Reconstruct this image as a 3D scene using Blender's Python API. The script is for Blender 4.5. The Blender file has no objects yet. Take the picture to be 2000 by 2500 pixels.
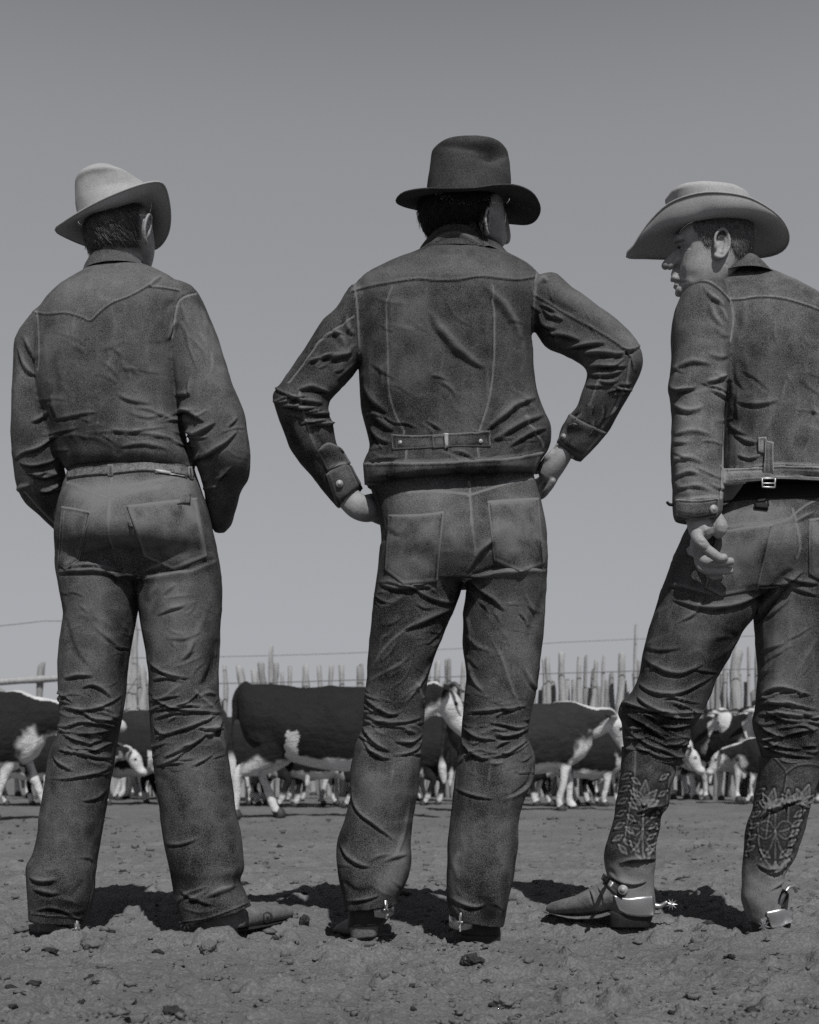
import bpy, bmesh, math, random
import numpy as np
from mathutils import Vector, Matrix
from mathutils.bvhtree import BVHTree
random.seed(7); RNG = np.random.default_rng(7)
scene = bpy.context.scene
COL = scene.collection
# ------------------------------------------------------------------ camera, sky, sun
CAMH, F, CX, CY = 0.42, 3200.0, 1000.0, 1880.0      # camera height (m), focal (px of the 2000 px wide photo), principal point
cam = bpy.data.cameras.new('camera'); camo = bpy.data.objects.new('camera', cam); COL.objects.link(camo)
camo.location = (0, 0, CAMH); camo.rotation_euler = (math.pi/2, 0, 0)
cam.sensor_fit = 'HORIZONTAL'; cam.sensor_width = 36; cam.lens = 36*F/2000; cam.shift_y = (CY-1250)/2000
cam.clip_start = .1; cam.clip_end = 2000
cam.dof.use_dof = True; cam.dof.focus_distance = 3.4; cam.dof.aperture_fstop = 8
scene.camera = camo
SUN_EL, SUN_AZ = math.radians(51), math.radians(13)  # azimuth to the right of straight behind the camera
w = bpy.data.worlds.new('World'); scene.world = w; w.use_nodes = True
nt = w.node_tree; nt.nodes.clear()
sky = nt.nodes.new('ShaderNodeTexSky'); sky.sky_type = 'NISHITA'; sky.sun_disc = False
sky.sun_elevation = SUN_EL; sky.sun_rotation = math.pi - SUN_AZ; sky.air_density = 1.0; sky.dust_density = .6; sky.ozone_density = 1.0
sep = nt.nodes.new('ShaderNodeSeparateColor'); nt.links.new(sky.outputs[0], sep.inputs[0])
prev = None                                          # black and white film: one grey value out of the sky's three channels
for k, wt in enumerate((.05, .15, 1.0)):
    m = nt.nodes.new('ShaderNodeMath'); m.operation = 'MULTIPLY_ADD'; m.inputs[1].default_value = wt; m.inputs[2].default_value = 0; nt.links.new(sep.outputs[k], m.inputs[0])
    if prev: nt.links.new(prev.outputs[0], m.inputs[2])
    prev = m
pw = nt.nodes.new('ShaderNodeMath'); pw.operation = 'POWER'; pw.inputs[1].default_value = .45; nt.links.new(prev.outputs[0], pw.inputs[0]); mk = nt.nodes.new('ShaderNodeMath'); mk.operation = 'MULTIPLY'; mk.inputs[1].default_value = 2.2; nt.links.new(pw.outputs[0], mk.inputs[0]); prev = mk
geo = nt.nodes.new('ShaderNodeTexCoord'); sxyz = nt.nodes.new('ShaderNodeSeparateXYZ'); nt.links.new(geo.outputs['Generated'], sxyz.inputs[0])
mr = nt.nodes.new('ShaderNodeMapRange'); mr.interpolation_type = 'SMOOTHSTEP'; mr.inputs[1].default_value = .41; mr.inputs[2].default_value = .74; mr.inputs[3].default_value = 1; mr.inputs[4].default_value = .06  # upper sky, largely out of frame, dimmed to cut the fill light
nt.links.new(sxyz.outputs[2], mr.inputs[0]); m2 = nt.nodes.new('ShaderNodeMath'); m2.operation = 'MULTIPLY'; nt.links.new(prev.outputs[0], m2.inputs[0]); nt.links.new(mr.outputs[0], m2.inputs[1])
comb = nt.nodes.new('ShaderNodeVectorMath'); comb.operation = 'SCALE'; comb.inputs[0].default_value = (.965, .985, 1.04)
nt.links.new(m2.outputs[0], comb.inputs['Scale'])
bg = nt.nodes.new('ShaderNodeBackground'); bg.inputs[1].default_value = .095
wo = nt.nodes.new('ShaderNodeOutputWorld'); nt.links.new(comb.outputs[0], bg.inputs[0]); nt.links.new(bg.outputs[0], wo.inputs[0])
sl = bpy.data.lights.new('sun', 'SUN'); sl.energy = 5.0; sl.angle = math.radians(.5); sl.color = (1, .99, .975)
so = bpy.data.objects.new('sun', sl); COL.objects.link(so); so.location = (0, 0, 30)
sdir = Vector((math.sin(SUN_AZ)*math.cos(SUN_EL), -math.cos(SUN_AZ)*math.cos(SUN_EL), math.sin(SUN_EL)))
so.rotation_euler = sdir.to_track_quat('Z', 'Y').to_euler()
vs = scene.view_settings; vs.view_transform = 'Standard'; vs.look = 'None'; vs.gamma = 1; vs.use_curve_mapping = False; vs.exposure = -.45
scene.cycles.max_bounces = 6; scene.cycles.use_denoising = False
# ------------------------------------------------------------------ helpers
def P(px, py, Y): s = Y/F; return Vector(((px-CX)*s, Y, CAMH-(py-CY)*s))
def proj(V): s = F/V[:, 1]; return CX+V[:, 0]*s, CY-(V[:, 2]-CAMH)*s
def _h(ix, iy, iz, seed):
    n = (ix*374761393 + iy*668265263 + iz*2147483647 + seed*1274126177) & 0xffffffff
    n = ((n ^ (n >> 13))*1274126177) & 0xffffffff
    n = ((n ^ (n >> 15))*2246822519) & 0xffffffff
    return ((n ^ (n >> 16)) & 0xffff)/32767.5-1
def vnoise(p, seed=0):
    f = np.floor(p); i = f.astype(np.int64); t = p-f; t = t*t*(3-2*t); r = 0
    for a in (0, 1):
        for b in (0, 1):
            for c in (0, 1):
                wt = (t[:, 0] if a else 1-t[:, 0])*(t[:, 1] if b else 1-t[:, 1])*(t[:, 2] if c else 1-t[:, 2])
                r = r+wt*_h(i[:, 0]+a, i[:, 1]+b, i[:, 2]+c, seed)
    return r
def fbm(p, o=3, seed=0):
    r = 0; a = 1
    for k in range(o): r = r+a*vnoise(p*2**k+17.3*k, seed+k); a *= .5
    return r
def cr(A, sub, closed=False):                         # Catmull-Rom over rows
    A = np.asarray(A, float); n = len(A); out = []
    for i in range(n if closed else n-1):
        if closed: p = [A[(i+k) % n] for k in (-1, 0, 1, 2)]
        else: p = [A[max(i-1, 0)], A[i], A[i+1], A[min(i+2, n-1)]]
        for s in range(sub):
            t = s/sub
            out.append(.5*((2*p[1])+(-p[0]+p[2])*t+(2*p[0]-5*p[1]+4*p[2]-p[3])*t*t+(-p[0]+3*p[1]-3*p[2]+p[3])*t**3))
    if not closed: out.append(A[-1])
    return np.array(out)
class Bag:                                            # closed pieces gathered, then fused into ONE continuous skin
    def __init__(s): s.v = []; s.f = []
    def rings(s, R, cap=True):                        # R: list of (n,3) arrays
        n = len(R[0]); b = len(s.v)
        for r in R: s.v.extend(map(tuple, r))
        for i in range(len(R)-1):
            for k in range(n):
                a, c = b+i*n+k, b+i*n+(k+1) % n
                s.f.append((a, c, c+n, a+n))
        if cap:
            for idx, off in ((0, 0), (len(R)-1, (len(R)-1)*n)):
                s.v.append(tuple(np.mean(R[idx], axis=0))); m = len(s.v)-1
                for k in range(n):
                    a, c = b+off+k, b+off+(k+1) % n
                    s.f.append((m, c, a) if idx == 0 else (m, a, c))
    def loft(s, Y0, rows, sub=4, n=36, e=2.3, shrink=1.0):
        """rows: left edge px,py, right edge px,py, depth offset, half depth near, half depth far"""
        A = cr([tuple(r[:7]) for r in rows], sub); R = []
        th = np.linspace(0, 2*np.pi, n, endpoint=False)
        c, si = np.cos(th), np.sin(th)
        c = np.sign(c)*np.abs(c)**(2/e); si = np.sign(si)*np.abs(si)**(2/e)
        for xl, yl, xr, yr, yo, dn, df in A:
            Y = Y0+yo; L = np.array(P(xl, yl, Y)); Q = np.array(P(xr, yr, Y)); m = (L+Q)/2; h = (Q-L)/2*shrink
            d = np.where(si < 0, dn, df)*shrink
            R.append(m+np.outer(c, h)+np.outer(si*d, [0, 1, 0]))
        s.rings(R)
    def tube(s, pts, n=16, sub=4, side=None):
        """pts: x,y,z,r1(side),r2(up-ish)"""
        A = cr([tuple(p) if len(p) == 5 else tuple(p)+(p[3],) for p in pts], sub); C = A[:, :3]
        T = np.gradient(C, axis=0); T /= np.linalg.norm(T, axis=1)[:, None]+1e-9
        sd = np.array(side if side is not None else (0, 1, 0), float); R = []
        th = np.linspace(0, 2*np.pi, n, endpoint=False)
        for i in range(len(A)):
            a = sd-T[i]*np.dot(sd, T[i])
            if np.linalg.norm(a) < .1: a = np.array((1., 0, .3))-T[i]*np.dot((1., 0, .3), T[i])
            a /= np.linalg.norm(a); b = np.cross(T[i], a)
            R.append(C[i]+np.outer(np.cos(th)*A[i, 3], a)+np.outer(np.sin(th)*A[i, 4], b))
        r0 = [C[0]+(R[0]-C[0])*q-T[0]*A[0, 3]*u for q, u in ((.35, .55), (.75, .35))]
        r1 = [C[-1]+(R[-1]-C[-1])*q+T[-1]*A[-1, 3]*u for q, u in ((.75, .35), (.35, .55))]
        s.rings(r0+R+r1)
    def ptube(s, Y0, pts, n=14, sub=4, side=None):    # px,py,yo,r px (, r2 px)
        o = []
        for p in pts:
            q = P(p[0], p[1], Y0+p[2]); r = p[3]*(Y0+p[2])/F; r2 = (p[4] if len(p) > 4 else p[3])*(Y0+p[2])/F
            o.append((*q, r, r2))
        s.tube(o, n, sub, side)
    def ball(s, c, r, rot=None, n=20):
        R = []; r = (r, r, r) if isinstance(r, (int, float)) else r
        for i in range(1, n//2):
            a = math.pi*i/(n//2); th = np.linspace(0, 2*np.pi, n, endpoint=False)
            q = np.stack([np.cos(th)*math.sin(a)*r[0], np.sin(th)*math.sin(a)*r[1], np.full(n, math.cos(a)*r[2])], 1)
            if rot is not None: q = q @ np.array(rot.to_3x3()).T
            R.append(q+np.array(c))
        s.rings(R[::-1])
    def pball(s, px, py, Y, rx, ry, rd): k = Y/F; s.ball(P(px, py, Y), (rx*k, rd, ry*k))
    def fuse(s, voxel, smooth=3, fac=.5):
        me = bpy.data.meshes.new('t'); me.from_pydata([tuple(map(float, v)) for v in s.v], [], s.f); 
        bm = bmesh.new(); bm.from_mesh(me); 
        bmesh.ops.recalc_face_normals(bm, faces=bm.faces); bm.to_mesh(me); bm.free()
        o = bpy.data.objects.new('t', me); COL.objects.link(o)
        r = o.modifiers.new('r', 'REMESH'); r.mode = 'VOXEL'; r.voxel_size = voxel
        if smooth: q = o.modifiers.new('s', 'SMOOTH'); q.factor = fac; q.iterations = smooth
        dg = bpy.context.evaluated_depsgraph_get(); dg.update()
        out = bpy.data.meshes.new_from_object(o.evaluated_get(dg)); bpy.data.objects.remove(o); bpy.data.meshes.remove(me)
        return out
def arr(me):
    V = np.empty(len(me.vertices)*3, np.float32); me.vertices.foreach_get('co', V)
    N = np.empty(len(me.vertices)*3, np.float32); me.vertex_normals.foreach_get('vector', N)
    return V.reshape(-1, 3).astype(float), N.reshape(-1, 3).astype(float)
def put(me, V): me.vertices.foreach_set('co', V.astype(np.float32).ravel()); me.update()
def attr(me, name, val):
    a = me.attributes.get(name) or me.attributes.new(name, 'FLOAT', 'POINT'); a.data.foreach_set('value', np.asarray(val, np.float32))
def bvh(me): return BVHTree.FromPolygons([v.co.copy() for v in me.vertices], [tuple(p.vertices) for p in me.polygons])
def link(name, me, mat, parent=None, smooth=True):
    me.name = name
    if mat and not me.materials: me.materials.append(mat)
    if smooth: me.polygons.foreach_set('use_smooth', [True]*len(me.polygons))
    o = bpy.data.objects.new(name, me); COL.objects.link(o)
    if parent:
        o.parent = parent; b = parent
        off = Vector(b.location)
        while b.parent: b = b.parent; off += Vector(b.location)
        o.location = -off if parent.parent is None else (0, 0, 0)
        if parent.parent is not None: o.location = (0, 0, 0)
    return o
def meshof(v, f, name='m'): me = bpy.data.meshes.new(name); me.from_pydata([tuple(map(float, q)) for q in v], [], f); me.update(); return me
def tag(o, label=None, cat=None, group=None, kind=None):
    for k, v in (('label', label), ('category', cat), ('group', group), ('kind', kind)):
        if v: o[k] = v
    return o
def empty(name, loc, label, cat, group=None):
    o = bpy.data.objects.new(name, None); COL.objects.link(o); o.location = loc; return tag(o, label, cat, group)
def sstep(x, a, b): t = np.clip((x-a)/(b-a), 0, 1); return t*t*(3-2*t)
# folds, creases and seams worked into the cloth; coordinates follow the photographed garment
def strokes(V, N, S, wear_and_light, gain=1.0):
    px, py = proj(V); D = np.zeros(len(V)); face = sstep(-N[:, 1], -.15, .45)
    for st in S:
        k, wd, am = st[0], st[1], st[2]; L = cr(st[3], 5) if len(st[3]) > 2 else np.array(st[3], float)
        m = 4*wd; leng = float(np.hypot(*np.diff(L, axis=0).T).sum())
        if k not in 'SEPW': am = am*min(1, leng/(9*wd))
        idx = np.nonzero((px > L[:, 0].min()-m) & (px < L[:, 0].max()+m) & (py > L[:, 1].min()-m) & (py < L[:, 1].max()+m) & (face > 0))[0]
        if not len(idx): continue
        X, Yp = px[idx], py[idx]; best = np.full(len(idx), 1e9); sg = np.zeros(len(idx)); tt = np.zeros(len(idx))
        nseg = len(L)-1
        for i in range(nseg):
            a, b = L[i], L[i+1]; d = b-a; l2 = d@d+1e-9
            t = np.clip(((X-a[0])*d[0]+(Yp-a[1])*d[1])/l2, 0, 1)
            qx, qy = X-(a[0]+t*d[0]), Yp-(a[1]+t*d[1]); r = np.hypot(qx, qy)
            u = r < best; best[u] = r[u]; s_ = np.sign(d[0]*qy-d[1]*qx); sg[u] = s_[u]; tt[u] = ((i+t)/nseg)[u]
        if k in 'SEP': tap = np.ones(len(best)); s = best*sg/wd
        else:
            tap = np.clip(np.sin(np.pi*np.clip(tt, .0, 1)), 0, 1)**.75
            s = best*sg/(wd*(.4+.6*tap))+.25*vnoise(np.stack([X*.03, Yp*.03, tt*0], 1), 5)
        A = am*.001*gain; g = np.exp(-s*s)
        if k == 'f': dd = A*(np.where(s < 0, np.exp(-(np.abs(s)/1.35)**1.5), np.exp(-(s/.7)**2))-.85*np.exp(-((s-1.15)/.62)**2)); ww = .6*np.exp(-((s+.1)/.7)**2)-.2*np.exp(-((s-1.15)/.6)**2)
        elif k == 'r': dd = A*g; ww = .5*g
        elif k == 'P': dd = A*(g-.7*np.exp(-(np.abs(s)-1.6)**2*2)); ww = .62*np.exp(-s*s*.8)-.35*np.exp(-(np.abs(s)-1.9)**2*2)
        elif k == 'W': dd = 0*g; ww = am*np.exp(-(best/wd)**2)  # tone only: worn patches, plus sun highlights painted on shoulders
        elif k == 'v': dd = -A*g; ww = -.15*g
        elif k == 'S': dd = A*(np.exp(-(s-.9)**2)-1.3*np.exp(-(s*1.6)**2)); ww = 1.3*np.exp(-(s+.9)**2)-.7*np.exp(-(s*1.8)**2)   # seam
        elif k == 'E': dd = .75*A*(1-sstep(s, -1, 1))*np.exp(-np.clip(-s, 0, 9)/6); ww = .55*np.exp(-((s+1.2)/.8)**2)-.9*np.exp(-((s-.3)/.7)**2) # edge step, high above
        D[idx] += dd*tap*face[idx]; wear_and_light[idx] += ww*(tap if k != 'W' else 1)*face[idx]*min(1, am/6 if k not in 'SEPW' else 1)
    return V+N*D[:, None]
def af(n, box, ang, var, ln, wd, am, seed, kind='f'):
    """small random creases inside a box"""
    r = random.Random(seed); o = []
    for _ in range(n):
        x, y = r.uniform(box[0], box[2]), r.uniform(box[1], box[3]); a = math.radians(ang+r.uniform(-var, var)); L = ln*r.uniform(.5, 1.3); bend = r.uniform(-.25, .25)*L
        c, s_ = math.cos(a), math.sin(a); o.append((kind if r.random() < .75 else 'r', wd*r.uniform(.7, 1.3), am*r.uniform(.5, 1.2), [(x-c*L/2, y-s_*L/2), (x-s_*bend*.6, y+c*bend*.6), (x+c*L/2, y+s_*L/2)]))
    return o
def cloth(bag, voxel, S, noise=.0025, seed=0, smooth=3, gain=1.0, scale=9, extra=None):
    me = bag.fuse(voxel, smooth); V, N = arr(me)
    nz = fbm(V*np.array([scale, scale, scale*.8]), 3, seed); rg = 1-np.abs(vnoise(V*scale*1.7, seed+9))*2
    V = V+N*((nz*noise+rg*noise*.35)[:, None]); put(me, V); V, N = arr(me)
    r2 = 1-np.abs(vnoise(V*[34, 34, 26]+seed, seed+30))*2.4; wear_and_light = .15*nz+.12*np.clip(rg, -1, 1)+.10*np.clip(r2, -1, 1)
    V = V+N*(np.clip(r2, -.5, 1)*.0007)[:, None]
    if extra: V = extra(V, N)
    V = strokes(V, N, S, wear_and_light, gain); put(me, V)
    V, N = arr(me); attr(me, 'wear_and_light', np.clip(wear_and_light, -1, 1.4)); return me
CAMV = Vector((0, 0, CAMH))
def hit(trees, px, py):
    d = (P(px, py, 3.0)-CAMV).normalized(); best = None
    for t in trees:
        r = t.ray_cast(CAMV, d)
        if r[0] is not None and (best is None or r[3] < best[2]): best = (r[0], r[1], r[3])
    return best
def patch(name, trees, top, bot, mat, parent, th=.003, nu=24, nv=12, inset=6, maxjump=.06, stitch=1.1, wob=0, lift=0):
    """a sheet of cloth or metal sewn / laid on what is below it: between the curves top and bot"""
    T = cr(top, 8) if len(top) > 2 else np.array(top, float); B = cr(bot, 8) if len(bot) > 2 and wob == 0 else np.array(bot, float)
    def res(L, n):
        d = np.r_[0, np.cumsum(np.hypot(*np.diff(L, axis=0).T))]; t = np.linspace(0, d[-1], n)
        return np.stack([np.interp(t, d, L[:, 0]), np.interp(t, d, L[:, 1])], 1)
    T, B = res(T, nu), res(B, nu); v = []; wr = []; last = None; hits = []
    for j in range(nv):
        if j: last = row0
        for i in range(nu):
            q = T[i]+(B[i]-T[i])*j/(nv-1); h = hit(trees, q[0], q[1])
            if h is None or (last is not None and abs(h[0].y-last[0].y) > maxjump): h = (P(q[0], q[1], (last[0].y if last else 3.3)), last[1] if last else Vector((0, -1, 0)), 0)
            else: last = h
            if i == 0: row0 = last
            hits.append((h, q))
    d0 = np.array([(h[0][0]-CAMV).length for h in hits]).reshape(nv, nu); ds = d0.copy()
    for _ in range(8):
        q = np.pad(ds, 1, mode='edge'); ds = (q[:-2, 1:-1]+q[2:, 1:-1]+q[1:-1, :-2]+q[1:-1, 2:]+ds*2)/6; ds = np.minimum(ds, d0+.0015)
    for k, (h, q) in enumerate(hits):
        dd = ds.ravel()[k]; hits[k] = ((CAMV+(h[0]-CAMV).normalized()*dd, h[1], dd), q)
    Hn = np.array([h[0][1] for h in hits]).reshape(nv, nu, 3)
    Hs = Hn.copy()
    for _ in range(2): Hs[1:-1, 1:-1] = (Hs[1:-1, 1:-1]*2+Hs[:-2, 1:-1]+Hs[2:, 1:-1]+Hs[1:-1, :-2]+Hs[1:-1, 2:])/6
    Hs /= np.linalg.norm(Hs, axis=2)[:, :, None]+1e-9
    pts = np.array([h[0][0] for h in hits]).reshape(nv, nu, 3)
    vn = fbm(pts.reshape(-1, 3)*25, 3, 12)*(1 if stitch > 0 else .2)
    W = np.hypot(*(T[-1]-T[0])); Hh = max(np.hypot(*(B[nu//2]-T[nu//2])), 1)
    for j in range(nv):
        for i in range(nu):
            e = min(i, nu-1-i)/(nu-1)*W, min(j, nv-1-j)/(nv-1)*Hh; em = min(e)
            t = th+lift-(.0012 if abs(em-inset) < inset*.4 and stitch > 0 else 0)
            v.append(pts[j, i]+Hs[j, i]*t); wr.append((.55-.35*(j/nv)**2 if name == 'back_pocket' else .15 if stitch > 0 else 0)+(stitch if em < 2.2 else 0)+((-.35 if em < inset else .45) if abs(em-inset) < 2.5 and stitch > 0 else 0)+.5*(vn[j*nu+i]))
    n = nu*nv; f = []
    for j in range(nv-1):
        for i in range(nu-1): a = j*nu+i; f.append((a, a+nu, a+nu+1, a+1))
    rim = [i for i in range(nu)]+[(j)*nu+nu-1 for j in range(1, nv)]+[(nv-1)*nu+i for i in range(nu-2, -1, -1)]+[j*nu for j in range(nv-2, 0, -1)]
    for r in rim: j, i = divmod(r, nu); v.append(pts[j, i]-Hs[j, i]*.004); wr.append(0)
    m = len(rim)
    for k in range(m): a, b = rim[k], rim[(k+1) % m]; f.append((a, b, n+(k+1) % m, n+k))
    me = meshof(v, f); attr(me, 'wear_and_light', wr); return link(name, me, mat, parent)
def disc(name, trees, px, py, r, mat, parent, h=.003, n=20):
    q = hit(trees, px, py)
    if q is None: return None
    c, nn = q[0], q[1]; rr = r*c.y/F; M = nn.to_track_quat('Z', 'Y').to_matrix(); v = []; f = []
    for (k, z) in ((1, -.002), (1.05, h*.5), (.9, h), (.55, h*.8), (.5, h*1.05), (.01, h*1.1)):
        for i in range(n): a = 2*math.pi*i/n; v.append(c+M @ Vector((math.cos(a)*rr*k, math.sin(a)*rr*k, z)))
    for j in range(5):
        for i in range(n): a, b = j*n+i, j*n+(i+1) % n; f.append((a, b, b+n, a+n))
    return link(name, meshof(v, f), mat, parent)
# ------------------------------------------------------------------ materials
def mat(name, c0, c1=None, rough=.9, metal=0, ns=30, fine=900, fineamt=.25, bump=.25, bumpd=.001, attrname=None, spec=.3, sheen=0, weave=False, streak=None):
    m = bpy.data.materials.new(name); m.use_nodes = True; t = m.node_tree; b = t.nodes['Principled BSDF']; lk = t.links.new
    def nd(k, **kw):
        n = t.nodes.new(k)
        for a, v in kw.items(): setattr(n, a, v)
        return n
    tc = nd('ShaderNodeTexCoord'); co = tc.outputs['Object']
    if streak: mp = nd('ShaderNodeMapping'); mp.inputs['Scale'].default_value = streak; lk(co, mp.inputs[0]); co2 = mp.outputs[0]
    else: co2 = co
    n1 = nd('ShaderNodeTexNoise'); n1.inputs['Scale'].default_value = ns; n1.inputs['Detail'].default_value = 5; n1.inputs['Roughness'].default_value = .65; lk(co2, n1.inputs[0])
    n2 = nd('ShaderNodeTexNoise'); n2.inputs['Scale'].default_value = fine; n2.inputs['Detail'].default_value = 2; lk(co, n2.inputs[0])
    f = nd('ShaderNodeMath', operation='MULTIPLY_ADD'); f.inputs[1].default_value = .6 if weave else 1.1; f.inputs[2].default_value = -.05 if weave else -.3; lk(n1.outputs[0], f.inputs[0]); v = f.outputs[0]
    f3 = nd('ShaderNodeMath', operation='MULTIPLY_ADD'); f3.inputs[1].default_value = fineamt*4; lk(n2.outputs[0], f3.inputs[0])
    f4 = nd('ShaderNodeMath', operation='SUBTRACT'); lk(v, f4.inputs[0]); f4.inputs[1].default_value = fineamt*2; lk(f4.outputs[0], f3.inputs[2]); v = f3.outputs[0]
    if attrname:
        a = nd('ShaderNodeAttribute', attribute_name=attrname); s = nd('ShaderNodeMath', operation='MULTIPLY_ADD'); s.inputs[1].default_value = .75
        lk(a.outputs['Fac'], s.inputs[0]); lk(v, s.inputs[2]); v = s.outputs[0]
    mx = nd('ShaderNodeMix', data_type='RGBA'); mx.clamp_factor = True
    k_ = 1 if metal > .3 else .66
    g = lambda c: (c*k_, c*k_*1.005, c*k_*1.015, 1)
    mx.inputs['A'].default_value = g(c0); mx.inputs['B'].default_value = g(c1 if c1 is not None else c0*1.6)
    lk(v, mx.inputs['Factor']); lk(mx.outputs['Result'], b.inputs['Base Color'])
    b.inputs['Roughness'].default_value = rough; b.inputs['Metallic'].default_value = metal; b.inputs['Specular IOR Level'].default_value = spec
    if sheen: b.inputs['Sheen Weight'].default_value = sheen; b.inputs['Sheen Roughness'].default_value = .6
    bp = nd('ShaderNodeBump'); bp.inputs['Strength'].default_value = bump; bp.inputs['Distance'].default_value = bumpd
    hsrc = n2.outputs[0]
    if weave:
        wv = nd('ShaderNodeTexWave'); wv.wave_type = 'BANDS'; wv.bands_direction = 'DIAGONAL'; wv.inputs['Scale'].default_value = 260; wv.inputs['Distortion'].default_value = 2.5; wv.inputs['Detail'].default_value = 2; wv.inputs['Detail Scale'].default_value = 2
        lk(co, wv.inputs[0]); ad = nd('ShaderNodeMath', operation='MULTIPLY_ADD'); ad.inputs[1].default_value = .5; lk(wv.outputs['Fac'], ad.inputs[0]); lk(n2.outputs[0], ad.inputs[2]); hsrc = ad.outputs[0]
    ad2 = nd('ShaderNodeMath', operation='MULTIPLY_ADD'); ad2.inputs[1].default_value = 2.5; lk(n1.outputs[0], ad2.inputs[0]); lk(hsrc, ad2.inputs[2])
    lk(ad2.outputs[0], bp.inputs['Height']); lk(bp.outputs[0], b.inputs['Normal'])
    return m
M = dict(
    denim=mat('denim', .012, .26, ns=14, fine=500, fineamt=.46, attrname='wear_and_light', weave=True, bump=.5, bumpd=.0012, spec=.15),
    denim_jacket=mat('denim_jacket', .018, .235, ns=12, fine=500, fineamt=.45, attrname='wear_and_light', weave=True, bump=.5, bumpd=.0012, spec=.15),
    denim_faded=mat('denim_faded', .05, .40, ns=12, fine=500, fineamt=.42, attrname='wear_and_light', weave=True, bump=.5, bumpd=.0012, spec=.15),
    shirt=mat('shirt_cotton', .04, .30, ns=10, fine=500, fineamt=.42, attrname='wear_and_light', weave=True, bump=.3, bumpd=.0008, spec=.15),
    skin=mat('skin', .33, .66, rough=.6, ns=30, fine=260, fineamt=.22, bump=.3, bumpd=.0012, spec=.35),
    hair_dark=mat('hair_dark', .012, .05, rough=.6, ns=220, fine=700, fineamt=.2, bump=.6, bumpd=.002),
    hair_light=mat('hair_light', .14, .50, rough=.7, ns=260, fine=700, fineamt=.2, bump=.6, bumpd=.002),
    felt_light=mat('felt_light', .44, .78, ns=7, fine=420, fineamt=.35, bump=.3, bumpd=.0008, spec=.1),
    felt_dark=mat('felt_dark', .035, .20, ns=7, fine=450, fineamt=.35, bump=.4, bumpd=.001, spec=.1),
    leather=mat('leather_dusty', .13, .36, rough=.92, ns=25, fine=300, fineamt=.3, attrname='wear_and_light', bump=.35, bumpd=.0012, spec=.3),
    leather_dark=mat('leather_dark', .02, .07, rough=.6, ns=30, fine=300, fineamt=.3, attrname='wear_and_light', bump=.3, bumpd=.001),
    leather_tooled=mat('leather_tooled', .03, .26, rough=.9, ns=18, fine=300, fineamt=.3, attrname='wear_and_light', bump=.35, bumpd=.0012),
    belt=mat('belt_leather', .07, .42, rough=.6, ns=60, fine=300, fineamt=.3, bump=.4, bumpd=.001),
    black=mat('black_leather', .006, .014, rough=.7, ns=20, fine=300),
    metal=mat('steel', .45, .65, rough=.42, metal=.9, ns=25, fine=300, fineamt=.1, bump=.1),
    button=mat('button_metal', .3, .5, rough=.6, metal=.35, ns=60, fine=300, fineamt=.1, bump=.1),
)
# ------------------------------------------------------------------ ground
M['dirt'] = mat('corral_dirt', .175, .315, rough=1, ns=5.0, fine=170, fineamt=.55, bump=.8, bumpd=.005, spec=.05, attrname='wear_and_light')
MOUNDS = [(px, py, h, r) for px, py, h, r in ((60, 2285, .03, .07), (130, 2300, .025, .08), (230, 2290, .025, .08), (420, 2300, .03, .07), (500, 2305, .035, .08), (590, 2300, .02, .07), (300, 2250, .02, .09),
    (850, 2300, .02, .07), (1080, 2325, .015, .09), (1190, 2325, .015, .08), (1375, 2256, .045, .13), (690, 2262, .03, .10), (1470, 2268, .035, .1), (1600, 2262, .05, .12), (1700, 2275, .04, .13), (1800, 2300, .03, .09), (1930, 2295, .035, .1), (1990, 2290, .03, .1))]
def gpt(px, py): Y = CAMH*F/(py-CY); return ((px-CX)*Y/F, Y)
def gheight(X, Y):
    p = np.stack([X, Y, np.zeros_like(X)], 1); near = np.clip(4/np.maximum(Y, 1), 0, 1)
    h = fbm(p*110, 2, 9)*.0022*near**3+fbm(p*1.3, 2, 3)*.02+fbm(p*7, 3, 5)*.009+np.maximum(fbm(p*28, 2, 8), -.1)**1*.0065*near
    c = np.maximum(vnoise(p*16, 21)-.45, 0)*.045*near+np.maximum(vnoise(p*45, 23)-.5, 0)*.022*near-np.maximum(vnoise(p*9+5, 31)-.5, 0)*.03*near
    h = h+c
    for px, py, a, r in MOUNDS:
        gx, gy = gpt(px, py); d2 = ((X-gx)/1.3)**2+(Y-gy)**2; h = h+a*.8*np.exp(-d2/(r*r*.6))*(1+.5*vnoise(p*25, 40))
    return h-.012
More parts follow.
